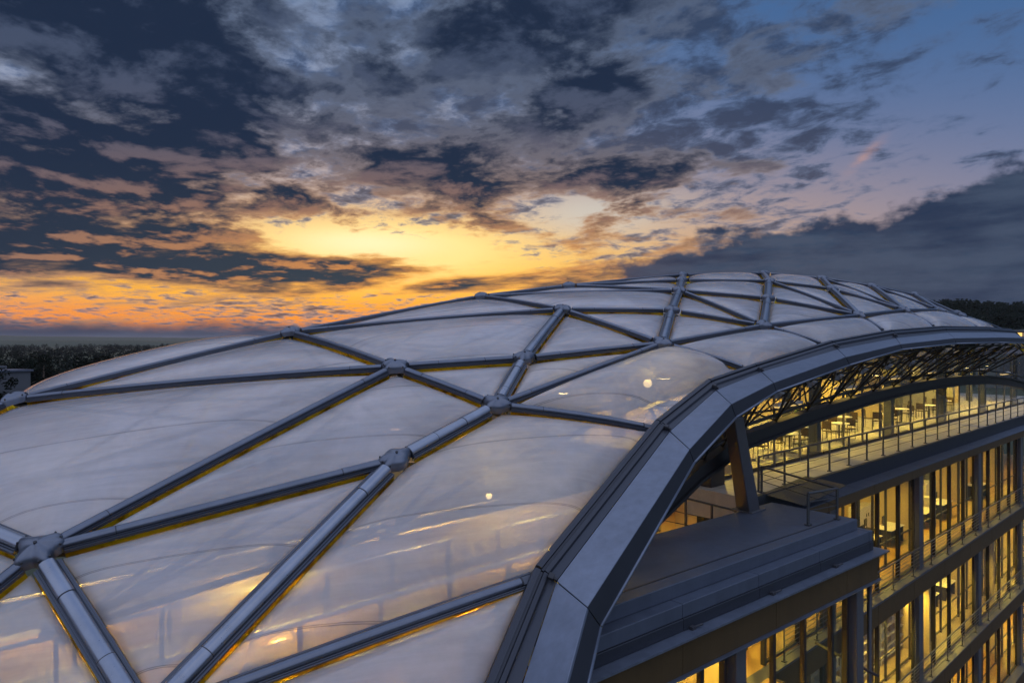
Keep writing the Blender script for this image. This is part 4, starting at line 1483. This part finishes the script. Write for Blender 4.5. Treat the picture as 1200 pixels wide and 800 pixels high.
M['plantleaf'] = mat('plant_leaf', (0.05, 0.09, 0.03), 0.5, 0.0, 0.3, 3.0)
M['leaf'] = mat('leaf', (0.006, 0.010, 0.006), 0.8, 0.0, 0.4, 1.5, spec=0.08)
pl = make_plant('leafy plant in a grey pot behind the terrace glass', fp(23.2, 16.2, -4.3), 'potted plants of the top floor')
for (s, n) in ((26.8, 15.6), (32.0, 15.0), (38.0, 15.6), (44.5, 15.2)):
    dup(pl, fp(s, n, -4.3))

# ================================================================== LAND
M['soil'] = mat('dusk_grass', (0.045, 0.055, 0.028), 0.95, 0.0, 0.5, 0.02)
M['asphalt'] = mat('asphalt', (0.05, 0.05, 0.052), 0.9, 0.0, 0.2, 0.5)
mb = MB(); n = 96
mb.add([Vector((14000 * math.cos(2 * math.pi * k / n), 14000 * math.sin(2 * math.pi * k / n), GZ)) for k in range(n)], [tuple(range(n))])
tag(mb.build('ground', M['soil']), kind='structure')
mb = MB(); mb.hexa([fp(-30, -2, GZ + .004), fp(140, -2, GZ + .004), fp(140, 6.5, GZ + .004), fp(-30, 6.5, GZ + .004)], [fp(-30, -2, GZ + .03), fp(140, -2, GZ + .03), fp(140, 6.5, GZ + .03), fp(-30, 6.5, GZ + .03)])
tag(mb.build('road', M['asphalt']), kind='structure')


def ridge(name, az0, az1, d0, d1, hfun, seed, m):
    """rolling land between two distances, rising to a crest"""
    r = random.Random(seed); mb = MB(); NA, ND = 60, 10
    ph = [r.uniform(0, 6.28) for _ in range(8)]
    vs = []
    for j in range(ND + 1):
        q = j / ND; d = d0 + (d1 - d0) * q
        for i in range(NA + 1):
            az = math.radians(az0 + (az1 - az0) * i / NA)
            w = sum(math.sin(az * f_ * 9 + ph[k]) / f_ for k, f_ in enumerate((1, 2.3, 4.1, 7.7)))
            prof = math.sin(math.pi * min(1, q * 1.0)) ** .8
            edge = min(1, i / 6, (NA - i) / 6)
            vs.append(Vector((d * math.sin(az), d * math.cos(az), GZ - 1.0 + (hfun(math.degrees(az)) * (1 + .16 * w)) * prof * edge)))
    fs = [(j * (NA + 1) + i, j * (NA + 1) + i + 1, (j + 1) * (NA + 1) + i + 1, (j + 1) * (NA + 1) + i) for j in range(ND) for i in range(NA)]
    mb.add(vs, fs)
    return tag(mb.build(name, m, smooth=True), kind='structure')


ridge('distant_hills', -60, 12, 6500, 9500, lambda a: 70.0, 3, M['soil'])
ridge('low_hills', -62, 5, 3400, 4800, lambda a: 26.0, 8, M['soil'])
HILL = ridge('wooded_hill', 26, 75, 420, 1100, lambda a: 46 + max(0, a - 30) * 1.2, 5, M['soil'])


def clump(mb, c, r, h, nleaf, rg, size):
    for i in range(nleaf):
        a = rg.uniform(0, 6.283); w = rg.random() ** .5; z = rg.uniform(-1, 1)
        p = c + Vector((math.cos(a) * w * r * math.sqrt(1 - z * z * .9), math.sin(a) * w * r * math.sqrt(1 - z * z * .9), z * h))
        d1 = Vector((rg.uniform(-1, 1), rg.uniform(-1, 1), rg.uniform(-.6, .6))).normalized(); d2 = d1.orthogonal().normalized()
        s = size * rg.uniform(.6, 1.3)
        mb.add([p + d1 * s, p + d2 * s * .6, p - d1 * s, p - d2 * s * .6], [(0, 1, 2, 3)], 0)


def make_tree(label, c, H, R, seed, group):
    rg = random.Random(seed)
    t = empty('broadleaf_tree', c, label, 'tree', group)
    mb = MB()
    top = c + Vector((rg.uniform(-.5, .5), rg.uniform(-.5, .5), H * .72))
    mb.tube([c, c.lerp(top, .35) + Vector((.15, 0, 0)), c.lerp(top, .7), top], H * .028, 8, r2=H * .006)
    limbs = []
    for i in range(9):
        q = rg.uniform(.3, .85); b = c.lerp(top, q); a = i * 2.4 + rg.uniform(-.3, .3); L = R * rg.uniform(.55, .95) * (1.15 - q * .5)
        e = b + Vector((math.cos(a) * L, math.sin(a) * L, L * rg.uniform(.25, .7))); limbs.append(e)
        mb.tube([b, b.lerp(e, .5) + EZ * .15, e], H * .010, 6, r2=H * .003)
    mb.build('trunk', M['bark'], t, smooth=True)
    mb = MB()
    for e in limbs + [top + EZ * H * .1]:
        clump(mb, e, R * rg.uniform(.34, .5), R * rg.uniform(.28, .4), 150, rg, .34)
    for i in range(12):
        a = rg.uniform(0, 6.28); w = R * rg.uniform(.3, .8)
        clump(mb, c + Vector((math.cos(a) * w, math.sin(a) * w, H * rg.uniform(.48, .92))), R * rg.uniform(.2, .36), R * rg.uniform(.16, .3), 70, rg, .3)
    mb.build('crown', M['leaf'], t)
    return t


M['bark'] = mat('bark', (0.09, 0.065, 0.045), 0.9, 0.0, 0.3, 4.0)
tr = [make_tree('rounded broadleaf tree in the dark belt left of the roof', Vector((-60, 112, GZ)), 18.5, 5.6, 3, 'rounded trees of the left belt'),
      make_tree('taller slim broadleaf tree in the dark belt left of the roof', Vector((-78, 135, GZ)), 20.5, 5.0, 7, 'slim trees of the left belt'),
      make_tree('low spreading broadleaf tree in the dark belt left of the roof', Vector((-50, 140, GZ)), 16.5, 6.8, 12, 'spreading trees of the left belt')]
rg = random.Random(21)
for i in range(34):
    az = math.radians(rg.uniform(-38.5, -20)); d = rg.uniform(95, 330)
    if d < 160 and az < math.radians(-31.5): continue
    q = tr[i % 3]; s = rg.uniform(.72, 1.05) * (.88 if d < 180 else 1.0)
    dup(q, Vector((d * math.sin(az), d * math.cos(az), GZ)), rotz=rg.uniform(0, 6.2), scale=(s, s, s))
# far woods: one mass nobody could count
mb = MB()
for i in range(4600):
    az = math.radians(rg.uniform(-62, 2)); d = 340 + 2500 * rg.random() ** 1.6
    s = rg.uniform(3.2, 6.2) * (1 + d / 6000)
    c = Vector((d * math.sin(az), d * math.cos(az), GZ + s * rg.uniform(.5, 1.05)))
    clump(mb, c, s, s * .8, 44, rg, s * .2)
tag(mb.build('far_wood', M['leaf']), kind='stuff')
mb = MB()
hv = [v.co for v in HILL.data.vertices]
NA = 60
for i in range(5200):
    j = rg.randrange(0, 6) ; k = rg.randrange(0, NA - 22)
    p = hv[j * (NA + 1) + k].lerp(hv[(j + 1) * (NA + 1) + k + 1], rg.random()).lerp(hv[j * (NA + 1) + k + 1], rg.random())
    s = rg.uniform(3.5, 6.0)
    clump(mb, p + EZ * s * .8, s, s * .9, 30, rg, s * .22)
tag(mb.build('hill_wood', M['leaf']), kind='stuff')

# pale flat roofed building among the trees on the left
c = sight(6, 431) * 150; c = Vector((c.x, c.y, GZ))
hb = empty('flat_roofed_house', c, 'pale flat roofed house among the dark trees left of the roof', 'house')
dx = Vector((.93, -.36, 0)); dy = Vector((.36, .93, 0)); HH = -6.6 - GZ
mb = MB(); mb.box(c + EZ * HH / 2, dx, dy, EZ, 6, 7, HH); mb.build('wall', M['paintw'], hb)
mb = MB(); mb.box(c + EZ * (HH + .2), dx, dy, EZ, 6.8, 7.8, .4); mb.build('roof', M['gutter'], hb)
mb = MB(); mb.box(c + EZ * (HH + .9) - dx * 2, dx, dy, EZ, 2, 2, .7); mb.build('roof_plant', M['paintw'], hb)
for r_ in range(4):
    for k in range(5):
        q = c - dy * 3.52 + dx * (-2.4 + 1.2 * k) + EZ * (HH - 1.5 - r_ * 3.2)
        mb = MB(); mb.box(q, dx, dy, EZ, .8, .1, 1.5); w = mb.build('window', M['frame'], hb)
        mb = MB(); mb.box(q - dy * .05, dx, dy, EZ, .7, .05, 1.3); mb.build('pane', M['glass'], w)

# low lit shed at the foot of the hill on the right
c = sight(1194, 386) * 330; c = Vector((c.x, c.y, GZ))
sh = empty('lit_depot', c, 'low depot with a yellow lit front at the foot of the wooded hill', 'building')
dx = Vector((.80, -.60, 0)); dy = Vector((.60, .80, 0)); HH = 7.3 - GZ - 2.4
mb = MB(); mb.box(c + EZ * HH / 2, dx, dy, EZ, 34, 14, HH); mb.build('wall', M['roofgrey'], sh)
mb = MB(); mb.box(c + EZ * (HH + .3), dx, dy, EZ, 36, 16, .6); mb.build('roof', M['roofgrey'], sh)
for k in range(9):
    q = c - dy * 7.05 + dx * (-15 + 3.7 * k) + EZ * (HH - 1.6)
    mb = MB(); mb.box(q, dx, dy, EZ, 3.0, .1, 1.7); w = mb.build('lit_window', M['lit'], sh)

# ================================================================== AIR
HAZE = True
if HAZE:
    hz = bpy.data.materials.new('evening_haze'); hz.use_nodes = True
    t = hz.node_tree; t.nodes.clear()
    pv = t.nodes.new('ShaderNodeVolumePrincipled'); pv.inputs['Color'].default_value = (0.80, 0.78, 0.82, 1); pv.inputs['Density'].default_value = 0.000028
    out = t.nodes.new('ShaderNodeOutputMaterial'); t.links.new(pv.outputs[0], out.inputs['Volume'])
    mb = MB(); mb.box(Vector((0, 0, 40)), Vector((1, 0, 0)), Vector((0, 1, 0)), EZ, 29000, 29000, 130)
    o = tag(mb.build('haze', hz), kind='stuff')
